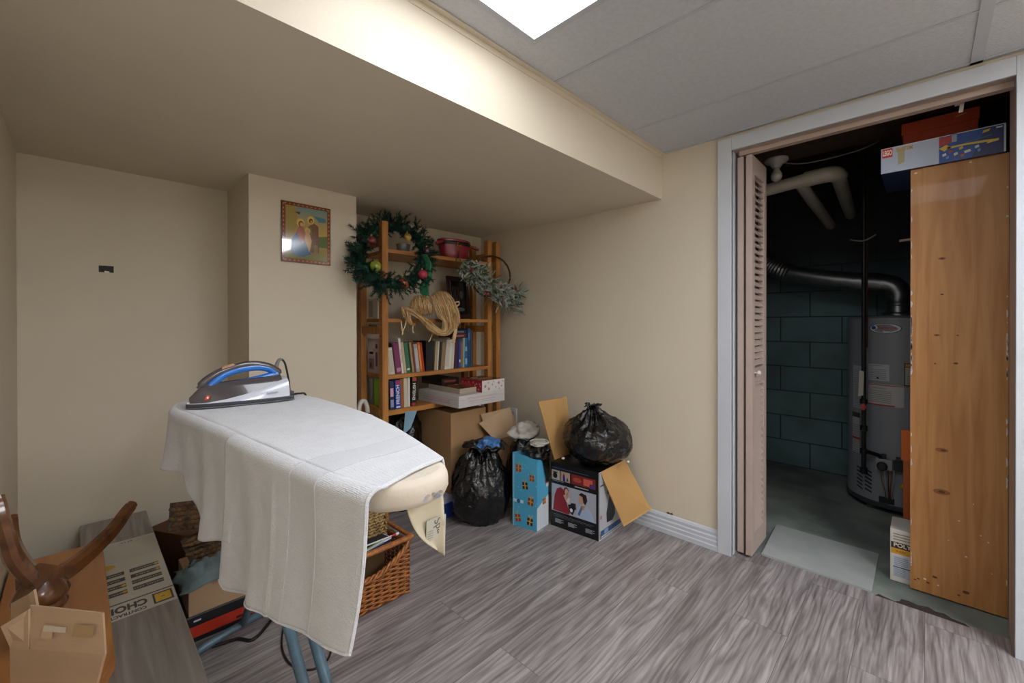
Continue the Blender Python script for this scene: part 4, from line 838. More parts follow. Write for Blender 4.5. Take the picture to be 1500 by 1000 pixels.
def bauble(u, v, r, c, nm, dy=-.055, cap='#9a7a3a', rough=.25, top=None):
    base = aty(u, v, 2.150+dy); bb = MB(); bb.ball(base, r, mat('bauble_'+c.strip('#'), c, rough, var=.35, vscale=25, coat=.4), 22, 14); o = bb.build('bauble', wr, smooth=180)
    bb = MB(); bb.tube([base+Vector((-.2, -.1, .9)).normalized()*r*.92, base+Vector((-.2, -.1, .9)).normalized()*(r+.008)], .005, P(cap, .35), 10); bb.build('cap', o); return o
bauble(545, 352, .023, '#7c2a2c', 'red'); bauble(597, 347, .022, '#c09a4c', 'gold', -.02); bauble(550, 390, .030, '#9fae3c', 'lime', -.075); bauble(590.5, 415, .032, '#9a4a20', 'amber', -.10); bauble(619, 402, .028, '#b02a40', 'pink', -.10, rough=.7); bauble(625, 367, .022, '#4a2f46', 'violet', -.03)
netm = mat('green_net_ribbon', '#1f6e48', .5, var=.3, vscale=60)
def ribbon(pts, w, th=.0008):
    q = [aty(u, v, y) for u, v, y in pts]; s = spline(q, 8); bb = MB(); n = len(s)
    bb.grid(lambda a, c: tuple(s[min(n-1, int(a*(n-1)+.5))]+Vector((w*(c-.5)*(.55+.6*a), .012*math.sin(c*7+a*5), w*.35*(c-.5)*math.sin(a*4)))), n-1, 8, netm); return bb.build('net_ribbon', wr, smooth=180, solid=th)
ribbon([(622, 372, 2.12), (630, 388, 2.09), (628, 405, 2.10), (620, 418, 2.10), (621, 432, 2.12)], .060); ribbon([(545, 384, 2.12), (538, 392, 2.10), (548, 404, 2.09), (562, 408, 2.10)], .05)
# ================================================================== FROSTED TWIG WREATH
fw_ = thing('frosted_wreath', (2.1, 2.16, 1.25), 'grey-green frosted twig wreath with red berries on the right shelf post', 'wreath')
tw_m = mat('twig', '#3a2a1e', .8); leaf1 = mat('frosted_leaf', '#aab0a8', .8, var=.25, vscale=30, col2='#6b7a6c'); leaf2 = mat('dull_green_leaf', '#4b5a3a', .7, var=.3, vscale=30)
def fpt(a, k=1): return aty(719+math.cos(a)*28*k, 405-math.sin(a)*30*k, 2.17)
b = MB()
for k in range(3): b.tube([fpt(2*math.pi*i/60, 1+.03*math.sin(i*.7+k*2)) for i in range(60)], .003, tw_m, 5, closed=True)
b.build('twig_ring', fw_)
rl = random.Random(11); spine_ = spline([aty(u, v, y) for u, v, y in [(678, 396, 2.16), (697, 404, 2.13), (715, 420, 2.11), (735, 435, 2.10), (757, 434, 2.11)]], 12); nsp = len(spine_)
b = MB(); b2 = MB()
for i in range(560):
    c = spine_[rl.randrange(nsp)]+Vector((rl.gauss(0, .028), rl.uniform(-.04, .015), rl.gauss(0, .036))); d = Vector((rl.gauss(.15, 1), rl.gauss(-.5, .6), rl.gauss(-.1, .9))).normalized(); Ln = rl.uniform(.045, .095)
    s_ = d.cross(Vector((0, 1, .3))).normalized(); wd = rl.uniform(.0035, .0075); up = Vector((0, -.006, 0)); tgt = b if rl.random() < .72 else b2; mm = leaf1 if tgt is b else leaf2
    tgt.add([c, c+d*Ln*.35+s_*wd, c+d*Ln*.8+s_*wd*.6, c+d*Ln, c+d*Ln*.8-s_*wd*.6, c+d*Ln*.35-s_*wd, c+d*Ln*.4+up], [(0, 1, 6), (1, 2, 6), (2, 3, 6), (3, 4, 6), (4, 5, 6), (5, 0, 6)], mm)
for i in range(26):
    c = aty(745+rl.uniform(-10, 12), 440+rl.uniform(-8, 6), 2.12); b2.tube(spline([c, c+Vector((rl.uniform(-.02, .04), 0, -.03)), c+Vector((rl.uniform(-.04, .08), rl.uniform(-.02, .02), rl.uniform(-.10, -.04)))], 4), .0012, leaf2, 3)
b.build('frosted_leaves', fw_); b2.build('green_leaves', fw_)
ber = mat('red_berries', '#8d2430', .4)
for u, v in ((710, 425), (734, 420), (736, 443), (691, 395), (756, 424), (714, 430)):
    b = MB(); c0 = aty(u, v, 2.065)
    for k in range(9): d = Vector((math.sin(k*2.4), math.cos(k*1.7), math.cos(k*2.4))).normalized(); b.ball(c0+d*.0062, .0068, ber, 8, 6)
    b.build('berry_cluster', fw_, smooth=180)
# ================================================================== HOLY PICTURE on the pillar
t = thing('religious_picture', (.796, 2.2057, 1.44), 'small glossy religious print in a dark wood frame on the cream pillar', 'picture')
F = frame((.796, 2.2057, 1.596), (1, 0, 0), (0, 0, 1)); W2, H2 = .117, .146; fr = P('#3a2012', .25); b = MB()
b.prism(rect(-W2, -H2, W2, H2), 0, .008, fr, F); b.build('frame', t, bevel=.001)
g = mat('glossy_print_border', '#8a3f22', .08, var=.35, vscale=90, coat=1); b = MB(); b.prism(rect(-W2+.003, -H2+.003, W2-.003, H2-.003), .008, .0086, g, F)
for k in range(14):
    for s in (-1, 1): b.prism(ell(s*(W2-.010), -H2+.014+k*.0203, .003, .005, 6), .0086, .0088, P('#c08a48', .1), F)
    if k < 11:
        for s in (-1, 1): b.prism(ell(-W2+.018+k*.02, s*(H2-.010), .005, .003, 6), .0086, .0088, P('#c08a48', .1), F)
w1, h1 = W2-.018, H2-.018
def sky_mat():
    m = mat('print_sky', '#b99a5a', .08, coat=1); nt = m.node_tree; N = nt.nodes; tc = [n for n in N if n.type == 'TEX_COORD'][0]; sp = N.new('ShaderNodeSeparateXYZ'); nt.links.new(tc.outputs['Object'], sp.inputs[0])
    r = N.new('ShaderNodeMapRange'); r.inputs[1].default_value = 1.47; r.inputs[2].default_value = 1.72; nt.links.new(sp.outputs['Z'], r.inputs[0]); cr = N.new('ShaderNodeValToRGB'); e = cr.color_ramp.elements; e[0].color = lin('#6d7040'); e[1].color = lin('#6f8f8c'); q = e.new(.45); q.color = lin('#c2a14e'); q = e.new(.7); q.color = lin('#b0975c'); nt.links.new(r.outputs[0], cr.inputs[0]); nt.links.new(cr.outputs[0], N['Principled BSDF'].inputs['Base Color']); return m
b.prism(rect(-w1, -h1, w1, h1), .0086, .0090, sky_mat(), F)
G = lambda c: P(c, .1)
def fig(pts, c, z=.0090): b.prism(pts, z, z+.0003, G(c), F)
fig([(-w1, h1), (-.05, h1), (-.045, .03), (-.06, -.02), (-w1, -.03)], '#a08a48'); fig([(-.06, .10), (-.03, .105), (-.035, .09)], '#4a4028'); fig([(.03, .095), (.09, .09), (.095, .07), (.06, .065)], '#4f8090')
fig([(.04, -.01), (w1, .0), (w1, -.06), (.03, -.06)], '#5f7038')
fig([(.005, .035), (.03, .06), (.055, .045), (.058, -.09), (.015, -.09), (.02, -.02)], '#7a5238', .0091); fig([(.0, .02), (.02, .045), (.025, .0), (.012, -.01)], '#6f7a3c', .0093); fig(ell(.018, .070, .017, .020, 14), '#d8b45a', .0092); fig(ell(.019, .067, .010, .013, 12), '#4a2c1a', .0095); fig(ell(.021, .063, .006, .009, 12), '#c08a5c', .0098)
fig([(-.075, -.085), (-.07, -.03), (-.045, .01), (-.02, .02), (.0, -.01), (.01, -.05), (.02, -.10), (-.02, -.115), (-.06, -.11)], '#3f6a90', .0093); fig([(-.05, .01), (-.035, .04), (-.015, .03), (-.005, -.02), (-.02, -.05), (-.04, -.03)], '#b06a50', .0095); fig(ell(-.030, .050, .019, .022, 14), '#d8b45a', .0094); fig(ell(-.028, .045, .012, .016, 12), '#6a4a28', .0096); fig(ell(-.026, .043, .008, .011, 12), '#d0a070', .0099)
fig([(-.012, -.03), (-.008, .002), (.012, .004), (.022, -.03), (.018, -.06), (.010, -.09), (.0, -.06)], '#cfa06a', .0097); fig(ell(.003, .016, .013, .015, 12), '#d8b45a', .0097); fig(ell(.003, .013, .008, .010, 12), '#c8966a', .01)
fig([(.035, -.05), (.052, -.05), (.052, -.11), (.03, -.11)], '#8a7a48', .0094)
b.build('print', t)
# ================================================================== BLACK BAGS
def bag_mat(nm, c='#0b0b0c', r=.19):
    m = mat(nm, c, r, var=.1, vscale=5, coat=.25); nt = m.node_tree; N = nt.nodes; bs = N['Principled BSDF']; tc = [n for n in N if n.type == 'TEX_COORD'][0]
    n1 = N.new('ShaderNodeTexNoise'); n1.inputs['Scale'].default_value = 11; n1.inputs['Detail'].default_value = 5; n1.inputs['Distortion'].default_value = 1.8; nt.links.new(tc.outputs['Object'], n1.inputs['Vector'])
    n2 = N.new('ShaderNodeTexNoise'); n2.inputs['Scale'].default_value = 34; n2.inputs['Detail'].default_value = 3; n2.inputs['Distortion'].default_value = 1; nt.links.new(tc.outputs['Object'], n2.inputs['Vector'])
    a = N.new('ShaderNodeMath'); a.operation = 'MULTIPLY_ADD'; a.inputs[1].default_value = .3; nt.links.new(n2.outputs[0], a.inputs[0]); nt.links.new(n1.outputs[0], a.inputs[2])
    bp = N.new('ShaderNodeBump'); bp.inputs['Strength'].default_value = .9; bp.inputs['Distance'].default_value = .02; nt.links.new(a.outputs[0], bp.inputs['Height']); nt.links.new(bp.outputs[0], bs.inputs['Normal']); return m
black_pl = bag_mat('black_bag_plastic')
def blob(b, c, R, seed, m, pleat=0, top=.7, lumps=.10, floor=None, nu=130, nv=80, shape=None):
    c = Vector(c)
    def fn(d, p):
        n = noise.noise(d*1.6+Vector((seed, 0, 0)))*lumps*1.3 + noise.noise(d*3.7+Vector((0, seed, 0)))*lumps*.5
        rid = (1-abs(noise.noise(Vector((d.x*4, d.y*4, d.z*2.2+seed)))))**6*.05 + (1-abs(noise.noise(Vector((d.x*9, d.y*9, d.z*5+seed*2)))))**5*.022
        s = 1+n+rid*.9
        if pleat:
            ph = math.atan2(d.y, d.x); k = max(0, min(1, (d.z-top+.6)/.6)); s += .045*k*math.sin(ph*17+3*noise.noise(d*2+Vector((seed, 1, 2))))*(1 if d.z < .97 else .3)
        p = p*s
        if shape: p = shape(d, p)
        if floor is not None and p.z+c.z < floor: p.z = floor-c.z+.0005*(p.z+c.z-floor)
        return p
    b.ball(c, R, m, nu, nv, fn); return b
# bag on the floor, open at the top with blue plastic inside
def pear(d, p):
    k = max(0, d.z); p.x *= 1-.35*k*k; p.y *= 1-.35*k*k
    if d.z < -.2: p.x *= 1.0; p.y *= 1.0
    return p
t = thing('garbage_bag', (1.68, 1.92, 0), 'bulging open black garbage bag on the floor left of the blue gift bag', 'garbage bag')
b = MB(); blob(b, (1.660, 1.880, .19), (.172, .165, .245), 2.3, black_pl, 1, .8, .10, .001, shape=pear); b.build('bag_body', t, smooth=180)
b = MB()
def collar(cx, cy, cz, r0, r1, h, seed):
    def f(u, v):
        a = 2*math.pi*u; r = r0+(r1-r0)*v + .018*noise.noise(Vector((math.cos(a)*3, math.sin(a)*3, seed+v*2))) + .006*math.sin(a*11+v*3)
        return (cx+r*math.cos(a), cy+r*math.sin(a), cz+h*math.sin(v*2.2)+.03*noise.noise(Vector((math.cos(a)*2.5, math.sin(a)*2.5, seed))))
    return f
b.grid(collar(1.685, 1.868, .385, .062, .125, .055, 4), 90, 12, black_pl); b.build('bag_mouth', t, smooth=180, solid=.002)
b = MB(); blob(b, (1.715, 1.868, .425), (.075, .065, .040), 8, bag_mat('blue_plastic', '#3f78b8', .3), 0, .8, .35, nu=60, nv=40); o = b.build('blue_plastic_wrap', smooth=180); tag(o, 'crumpled translucent blue plastic in the mouth of the floor garbage bag', 'plastic bag')
# black bag on top of the photo carton
def onion(d, p):
    if d.z > .35: k = (d.z-.35)/.65; p.x *= 1-.80*k**1.6; p.y *= 1-.80*k**1.6; p.z += .03*k**3; p.x -= .03*k
    return p
t = thing('garbage_bag', (2.05, 1.34, .37), 'full knotted black garbage bag resting on the carton with the couple photo', 'garbage bag')
b = MB(); blob(b, (2.055, 1.335, .51), (.175, .185, .150), 5.1, black_pl, 1, .75, .09, .368, shape=onion); b.build('bag_body', t, smooth=180)
b = MB(); b.grid(collar(2.02, 1.34, .668, .012, .045, .022, 9), 50, 8, black_pl); b.build('knot', t, smooth=180, solid=.002)
# ================================================================== CARTON WITH COUPLE PHOTO
t = thing('photo_carton', (2.03, 1.37, 0), 'black printed carton with a photo of a couple, open flaps, by the right wall', 'carton')
c1, c2, c3 = Vector((1.888, 1.533, 0)), Vector((1.916, 1.232, 0)), Vector((2.19, 1.240, 0)); c4 = c1+(c3-c2); HZ = .362; blkc = P('#0f0f13', .35)
b = MB(); b.add([c1, c2, c3, c4, c1+Vector((0, 0, HZ)), c2+Vector((0, 0, HZ)), c3+Vector((0, 0, HZ)), c4+Vector((0, 0, HZ))], [(0, 1, 2, 3), (4, 7, 6, 5), (0, 4, 5, 1), (1, 5, 6, 2), (2, 6, 7, 3), (3, 7, 4, 0)], blkc); b.build('carton_body', t)
W3 = (c2-c1).length; F = frame(c1, c2-c1, (0, 0, 1)); 
b = MB()
def pr_(u0, v0, u1, v1, c, z=0): b.prism(rect(u0*W3, v0*HZ, u1*W3, v1*HZ), .0002+z*.0003, .0005+z*.0003, P(c, .3), F)
def pg(pts, c, z=1): b.prism([(x*W3, y*HZ) for x, y in pts], .0002+z*.0003, .0005+z*.0003, P(c, .3), F)
pr_(.02, .245, .95, .67, '#a9adba')
pg([(.05, .255), (.09, .50), (.14, .60), (.22, .64), (.30, .60), (.33, .50), (.36, .40), (.42, .27), (.40, .25)], '#8a1f30', 1); pg(ell(.34, .60, .055, .062, 14), '#6a4330', 2); pg(ell(.35, .585, .040, .05, 14), '#d0a590', 3); pg([(.28, .52), (.40, .60), (.42, .56), (.34, .44)], '#cfa592', 3)
pg([(.36, .52), (.42, .50), (.40, .42), (.34, .44)], '#d4ccc8', 3); pg([(.38, .40), (.50, .44), (.52, .34), (.48, .26), (.40, .30)], '#202430', 3); pg(ell(.45, .33, .03, .03, 10), '#d8dade', 4); pg([(.44, .44), (.54, .45), (.55, .36), (.46, .33)], '#2b3038', 3)
pg([(.56, .255), (.58, .40), (.66, .47), (.76, .46), (.86, .38), (.92, .27), (.93, .25)], '#a9bbd6', 2); pg([(.58, .30), (.66, .45), (.70, .44), (.62, .28)], '#5f7398', 3); pg(ell(.665, .535, .055, .072, 14), '#c79a84', 3); pg([(.60, .60), (.66, .64), (.76, .62), (.78, .54), (.74, .47), (.70, .50), (.68, .58)], '#2a1d1a', 4); pg([(.64, .44), (.74, .46), (.72, .38), (.66, .40)], '#c09480', 3)
pr_(.02, .735, .20, .885, '#b6ada0'); pg(ell(.10, .80, .05, .045, 12), '#1c1c20', 1); pr_(.05, .84, .15, .86, '#2c2c30', 1); pr_(.22, .735, .42, .885, '#b39a82'); pg([(.27, .74), (.27, .82), (.29, .87), (.31, .82), (.32, .74)], '#1f2a8a', 1); pg([(.34, .74), (.36, .82), (.39, .76)], '#22307a', 1)
pr_(.45, .735, .94, .885, '#7c2a26'); pg(ell(.57, .81, .09, .035, 14), '#a84a3c', 1); pr_(.70, .76, .88, .86, '#c8604c', 1); pr_(.82, .74, .93, .80, '#4a3a80', 1)
pr_(.03, .715, .28, .722, '#8a8f98')
pr_(.52, .70, .80, .715, '#9aa0aa'); pr_(.06, .195, .90, .200, '#6c727c'); pr_(.10, .175, .85, .180, '#59606a'); pr_(.06, .16, .50, .164, '#59606a')
for u0 in (.10, .38, .74):
    for k in range(4): pr_(u0, .12-k*.016, u0+.13+.05*((k+int(u0*10)) % 2), .128-k*.016, '#a9aeb8')
pr_(.02, .92, .80, .925, '#5b6e8c'); b.build('printed_front', t)
b = MB(); F = frame(c2, c3-c2, (0, 0, 1)); W3 = (c3-c2).length
pr_(.0, .0, 1, 1, '#c9cbcf'); pr_(.02, .015, .98, .985, '#2a2c34', 1); pr_(.035, .025, .97, .975, '#b3b4ba', 2); pg([(.30, .20), (.52, .19), (.62, .26), (.60, .52), (.50, .62), (.42, .62), (.36, .50), (.28, .34)], '#1d1d22', 3); pr_(.32, .62, .40, .86, '#15151a', 3); pr_(.05, .78, .18, .80, '#22242c', 3)
pr_(.06, .05, .95, .13, '#2f5a86', 3); pr_(.20, .06, .35, .12, '#7f9cb8', 4); pr_(.05, .03, .08, .09, '#14161c', 4); pg(ell(.08, .33, .035, .03, 10), '#a86a70', 3); b.build('printed_side', t)
fl_m = mat('kraft_flap', '#b98f58', .75, var=.06, vscale=6)
def quad(p, nm, par, m=fl_m, th=.004): b = MB(); panel(b, p, th, m); return b.build(nm, par)
quad([Vector((1.935, 1.232, HZ)), Vector((2.195, 1.236, HZ+.005)), atx(954, 746, 2.205), atx(914, 771, 2.035)], 'flap', t)
quad([c1+Vector((.035, .004, HZ)), c4+Vector((-.05, .004, HZ)), aty(829, 579, 1.585), aty(822, 583, 1.60), aty(815, 583, 1.60), aty(788, 588, 1.63)], 'flap', t)
quad([c3+Vector((.002, .03, HZ)), c4+Vector((.002, -.04, HZ)), Vector((2.236, 1.46, .52)), Vector((2.240, 1.22, .44))], 'flap', t, kraft)
for (u, v, y, r) in ((825, 671, 1.40, .010), (920, 676, 1.16, .011)):
    b = MB(); b.ball(aty(u, v, y), (r, r*.8, r*.6), P('#cfcac4', .4), 12, 8); b.build('tape_wad', t, smooth=180)
# ================================================================== GIFT BAG
t = thing('gift_bag', (1.80, 1.62, 0), 'light blue Christmas gift bag printed with red presents, left of the photo carton', 'gift bag')
g1, g2, g3 = Vector((1.736, 1.69, 0)), Vector((1.768, 1.534, 0)), Vector((1.880, 1.545, 0)); g4 = g1+(g3-g2); GZ = .415; gb = mat('gift_bag_blue', '#4fa6cc', .35, var=.06, vscale=3)
b = MB(); b.add([g1, g2, g3, g4, g1+Vector((0, 0, GZ)), g2+Vector((0, 0, GZ-.02)), g3+Vector((0, 0, GZ-.04)), g4+Vector((0, 0, GZ-.01))], [(0, 1, 2, 3), (0, 4, 5, 1), (1, 5, 6, 2), (2, 6, 7, 3), (3, 7, 4, 0), (4, 7, 6, 5)], gb); b.build('bag_body', t)
W3 = (g2-g1).length; F = frame(g1, g2-g1, (0, 0, 1)); HZ_, HZ = HZ, GZ; b = MB()
def gift(u, v, s, a=0, c='#b02f34', rb='#8fb04a'):
    ca, sa = math.cos(a), math.sin(a)
    def R(x, y): return ((u*W3+s*(x*ca-y*sa)), (v*GZ+s*(x*sa+y*ca)))
    b.prism([R(-.5, -.6), R(.5, -.6), R(.5, .5), R(-.5, .5)], .0003, .0007, P(c, .4), F); b.prism([R(-.08, -.6), R(.08, -.6), R(.08, .5), R(-.08, .5)], .0007, .0009, P(rb, .4), F); b.prism([R(-.5, -.1), R(.5, -.1), R(.5, .05), R(-.5, .05)], .0007, .0009, P(rb, .4), F)
    b.prism([R(0, .5), R(-.4, .85), R(-.15, .95)], .0007, .001, P(rb, .4), F); b.prism([R(0, .5), R(.4, .85), R(.15, .95)], .0007, .001, P(rb, .4), F)
gift(.25, .80, .036); gift(.80, .70, .030); gift(.52, .58, .034, .1, '#2a2a24', '#d8a83c'); gift(.75, .38, .036, -.1, '#7a3a20', '#c89a3c'); gift(.22, .12, .036, .2); gift(.72, .11, .036, -.1, '#2a2418', '#d8b04c')
b.prism([(.04*W3, .33*GZ), (.45*W3, .33*GZ), (.45*W3, .37*GZ), (.04*W3, .37*GZ)], .0003, .0006, P('#c8dce4'), F); b.prism(ell(.25*W3, .35*GZ, .012, .012, 12), .0006, .0009, P('#1f5a86'), F)
for k in range(26): b.prism(ell(W3*random.random(), GZ*random.random()*.92, .0025, .0025, 6), .0003, .0005, P('#a8d4e4'), F)
b.prism([(.0, 0), (.01, .0), (.012, GZ*.98), (.0, GZ*.98)], .0002, .0005, P('#7cc0dc'), F)
b.build('printed_presents', t)
F = frame(g2, g3-g2, (0, 0, 1)); W3 = (g3-g2).length; b = MB(); b.prism([(0, .002), (W3, .002), (W3, .42*GZ), (.0, .30*GZ)], .0002, .0005, P('#c9d2da'), F); gift(.62, .36, .030); b.prism(ell(.85*W3, .62*GZ, .016, .02, 12), .0003, .0007, P('#b02f34'), F); b.prism(ell(.9*W3, .56*GZ, .012, .014, 12), .0007, .0009, P('#d8d0cc'), F); b.build('printed_snow', t)
HZ = HZ_
b = MB(); blob(b, (1.845, 1.60, .415), (.085, .075, .045), 3.3, black_pl, 0, .8, .25, nu=70, nv=44); b.prism([(-.03, 0), (.04, .01), (.035, -.12), (.01, -.15)], 0, .004, black_pl, frame((1.84, 1.538, .40), (1, .1, 0), (0, .06, 1))); o = b.build('black_plastic_bag', smooth=60); tag(o, 'small black plastic bag stuffed in the top of the blue gift bag', 'plastic bag')
b = MB(); blob(b, (1.852, 1.592, .462), (.055, .045, .013), 6.3, mat('off_white_cloth', '#b9b5aa', .85, var=.1), 0, .8, .3, nu=50, nv=30)
b.tube(spline([(1.80, 1.60, .468), (1.83, 1.55, .470), (1.88, 1.545, .468), (1.905, 1.59, .470), (1.87, 1.63, .472), (1.82, 1.63, .472)], 5), .006, mat('off_white_cloth'), 6); o = b.build('folded_white_cloth', smooth=180); tag(o, 'folded off-white cloth lying on the black plastic in the gift bag', 'cloth')
b = MB(); blob(b, (1.955, 1.80, .475), (.10, .07, .055), 7.7, mat('off_white_cloth'), 0, .8, .3, nu=60, nv=40); o = b.build('white_cloth_bundle', smooth=180); tag(o, 'bundle of white and brown cloth behind the gift bag near the outlet', 'cloth')
b = MB(); blob(b, (1.96, 1.80, .22), (.12, .11, .23), 9.1, black_pl, 0, .8, .12, .001, nu=70, nv=44); o = b.build('garbage_bag', smooth=180); tag(o, 'black garbage bag under the white cloth bundle behind the gift bag', 'garbage bag')
b = MB(); blob(b, (2.03, 1.78, .50), (.022, .02, .022), 1.1, P('#a87858', .6), 0, .8, .1, nu=24, nv=16); o = b.build('tan_ball', smooth=180); tag(o, 'small round tan object resting on the white cloth bundle', 'ball')
# carton with flap, and large carton under the shelf
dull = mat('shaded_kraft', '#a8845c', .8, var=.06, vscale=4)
t = thing('open_carton', (1.93, 2.06, 0), 'open brown carton with raised flap between the bookshelf and the wall outlet', 'carton')
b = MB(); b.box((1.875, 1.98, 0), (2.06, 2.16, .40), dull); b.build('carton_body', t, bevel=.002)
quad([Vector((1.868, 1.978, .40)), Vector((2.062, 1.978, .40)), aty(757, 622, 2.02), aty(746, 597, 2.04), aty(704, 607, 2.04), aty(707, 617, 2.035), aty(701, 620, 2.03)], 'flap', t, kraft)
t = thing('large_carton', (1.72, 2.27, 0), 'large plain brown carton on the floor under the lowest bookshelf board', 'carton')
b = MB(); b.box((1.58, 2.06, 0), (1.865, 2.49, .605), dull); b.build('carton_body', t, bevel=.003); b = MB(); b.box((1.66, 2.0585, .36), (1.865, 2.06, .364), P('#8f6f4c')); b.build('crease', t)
b = MB(); blob(b, (1.42, 2.33, .30), (.12, .13, .31), 4.4, black_pl, 0, .8, .16, .001, nu=80, nv=50); o = b.build('garbage_bag', smooth=180); tag(o, 'black garbage bag under the bookshelf left of the large brown carton', 'garbage bag')
b = MB(); panel(b, [(1.33, 2.19, .50), (1.38, 2.19, .53), (1.43, 2.20, .625), (1.35, 2.20, .63)], .003, P('#7fa3b8', .4)); o = b.build('blue_folder'); tag(o, 'pale blue folder corner sticking out of the garbage bag under the bookshelf', 'folder')
b = MB(); b.box((1.46, 2.02, 0), (1.56, 2.14, .12), P('#1f3f8c', .4)); b.box((1.459, 2.019, .09), (1.561, 2.141, .125), P('#a9b0c4', .5)); o = b.build('blue_box', bevel=.002); tag(o, 'small blue box with a pale lid on the floor behind the ironing board nose', 'box')
b = MB(); b.tube(spline([(1.085, 2.26, .50), (1.088, 2.26, .62), (1.10, 2.262, .70), (1.125, 2.265, .715), (1.145, 2.268, .68), (1.15, 2.27, .60), (1.15, 2.27, .50)], 6), .013, P('#c4beb8', .5), 10); b.box((1.07, 2.24, 0), (1.165, 2.29, .50), P('#c4beb8', .5)); b.tube([(1.086, 2.25, .65), (1.15, 2.25, .645)], .004, P('#8a5a3c'), 6)
o = b.build('plastic_container', smooth=60); tag(o, 'white plastic hooped item wedged between the pillar and the bookshelf', 'container')
# ================================================================== UTILITY CLOSET
honey = wood('honey_pine_board', '#bd8a54', '#a36c38', .5, (3, 5, .35), 5, knots=False, coat=.1)
cb = thing('wooden_cabinet', (2.68, -.09, 0), 'tall honey-coloured pine cabinet with knots and white paint on its edges, in the closet doorway', 'cabinet')
q_ = MB(); q_.box((2.538, -.228, 1.794), (2.85, .042, 1.812), honey); q_.build('top_board', cb)
q_ = MB(); q_.box((2.832, -.228, .003), (2.85, .042, 1.794), honey); q_.build('rear_panel', cb)
b = MB(); b.box((2.52, -.232, .003), (2.538, .046, 1.812), honey); wp = P('#cfc8c0', .6); rp = random.Random(2)
for k in range(60):
    z = rp.choice([rp.uniform(.1, 1.75), rp.uniform(.9, 1.2)]); h = rp.uniform(.003, .022); y = .0462 if k % 3 else -.232; F = frame((2.5197, y-(.004 if k % 3 else -.004), z), (0, -1, 0), (0, 0, 1)); w_ = rp.uniform(.001, .0032)
    b.prism([(-w_, -h), (w_*.6, -h*.6), (w_*1.1, 0), (w_*.5, h*.7), (-w_, h)], 0, .0004, wp, F)
for y, z, r in ((.0, .06, .005), (-.04, .05, .004), (-.10, .34, .003), (-.16, .30, .0025), (-.18, .28, .003), (-.12, .20, .0035), (-.07, .25, .002), (-.13, 1.80, .004), (.03, 1.795, .005), (-.19, .16, .002), (-.14, .42, .002)): b.prism(ell(0, 0, r, r*.7, 8), 0, .0004, P('#e0d4c4'), frame((2.5197, y, z), (0, -1, 0), (0, 0, 1)))
for y, z, r in ((-.035, 1.10, .005), (-.095, 1.10, .004), (-.03, .98, .004), (-.09, .985, .007), (-.05, 1.42, .006), (-.05, 1.27, .005), (-.055, .62, .008), (-.05, .445, .010), (-.03, .08, .008), (.02, .052, .005), (-.01, .048, .006), (-.12, .055, .010), (-.10, .035, .005), (.03, .045, .004)): b.prism(ell(0, 0, r, r*.6, 10), 0, .0003, P('#5a2f16', .5), frame((2.5197, y, z), (0, -1, 0), (0, 0, 1)))
for y, z, r in ((-.035, 1.10, .005), (-.05, 1.42, .006), (-.05, .62, .010), (-.05, .445, .013)): b.prism(ell(0, 0, r*2, r*.9, 14), 0, .0002, P('#8a5630', .5), frame((2.5198, y, z), (0, -1, 0), (0, 0, 1)))
b.build('front_panel', cb)
# toy box with printed end
t = thing('toy_box', (2.7, -.04, 1.8125), 'long pale blue toy box with a red logo lying on top of the pine cabinet', 'toy box')
tbx = P('#aab4c6', .35); b = MB(); b.box((2.50, -.222, 1.8127), (2.88, .142, 1.922), P('#22365f', .4)); b.build('box_body', t, bevel=.001)
F = frame((2.4998, .142, 1.8127), (0, -1, 0), (0, 0, 1)); TW, TH = .364, .1093; b = MB()
def tp(pts, c, z=1): b.prism([(x*TW, y*TH) for x, y in pts], z*.0003, z*.0003+.0003, P(c, .3), F)
tp(rect(0, 0, 1, 1), '#aab4c6', 0); tp(rect(.012, .62, .105, .97), '#c8202c'); b.text('LEGO', .030, P('#e8e4d0', .3), F @ Matrix.Translation((.058*TW, .795*TH, .0007)), .0001, sx=.40, bold=.0012)
b.text('SYSTEM', .022, P('#b89a3c', .3), F @ Matrix.Translation((.21*TW, .84*TH, .0013)), .0001, sx=.72, bold=.0008); tp([(.155, .25), (.21, .32), (.215, .85), (.15, .85)], '#a39b78', 2)
tp(rect(.50, .0, .985, 1), '#244a92'); tp([(.50, .62), (.60, .70), (.60, .95), (.50, .95)], '#a83a34', 2); tp([(.75, .0), (.985, 0), (.985, 1), (.86, 1)], '#1c2c5c', 2)
tp([(.50, .55), (.56, .65), (.60, .52), (.54, .42)], '#d8b030', 3); tp([(.56, .48), (.70, .50), (.86, .46), (.92, .44), (.92, .52), (.84, .55), (.70, .56), (.57, .55)], '#c9ac3a', 3); tp([(.83, .80), (.88, .84), (.89, .92), (.84, .90)], '#c8a43a', 3); tp([(.70, .60), (.90, .70), (.90, .68), (.70, .57)], '#5a6078', 3); tp([(.86, .40), (.95, .44), (.95, .52), (.88, .50)], '#d8bc40', 4)
for x, y, w_, c in ((.53, .22, .03, '#c8ccd0'), (.58, .30, .035, '#8a4a3c'), (.62, .18, .03, '#d0c8a8'), (.66, .36, .03, '#c8a83c'), (.70, .20, .05, '#c4ccd8'), (.72, .34, .04, '#3a4a70'), (.78, .30, .03, '#b8c4d4'), (.56, .10, .02, '#5a86c0'), (.67, .08, .03, '#b04a38'), (.80, .16, .02, '#6a90c8')): tp([(x, y), (x+w_, y+.04), (x+w_*.8, y+.13), (x-.005, y+.09)], c, 3)
tp(rect(.93, .88, .975, .93), '#c8ccd8', 4); tp(rect(.60, .70, .64, 1.0), '#8f9aa8', 4); tp(rect(0, .975, 1, 1), '#c8ced8', 4); tp(rect(.987, 0, 1, 1), '#b8c0cc', 4); b.build('printed_end', t)
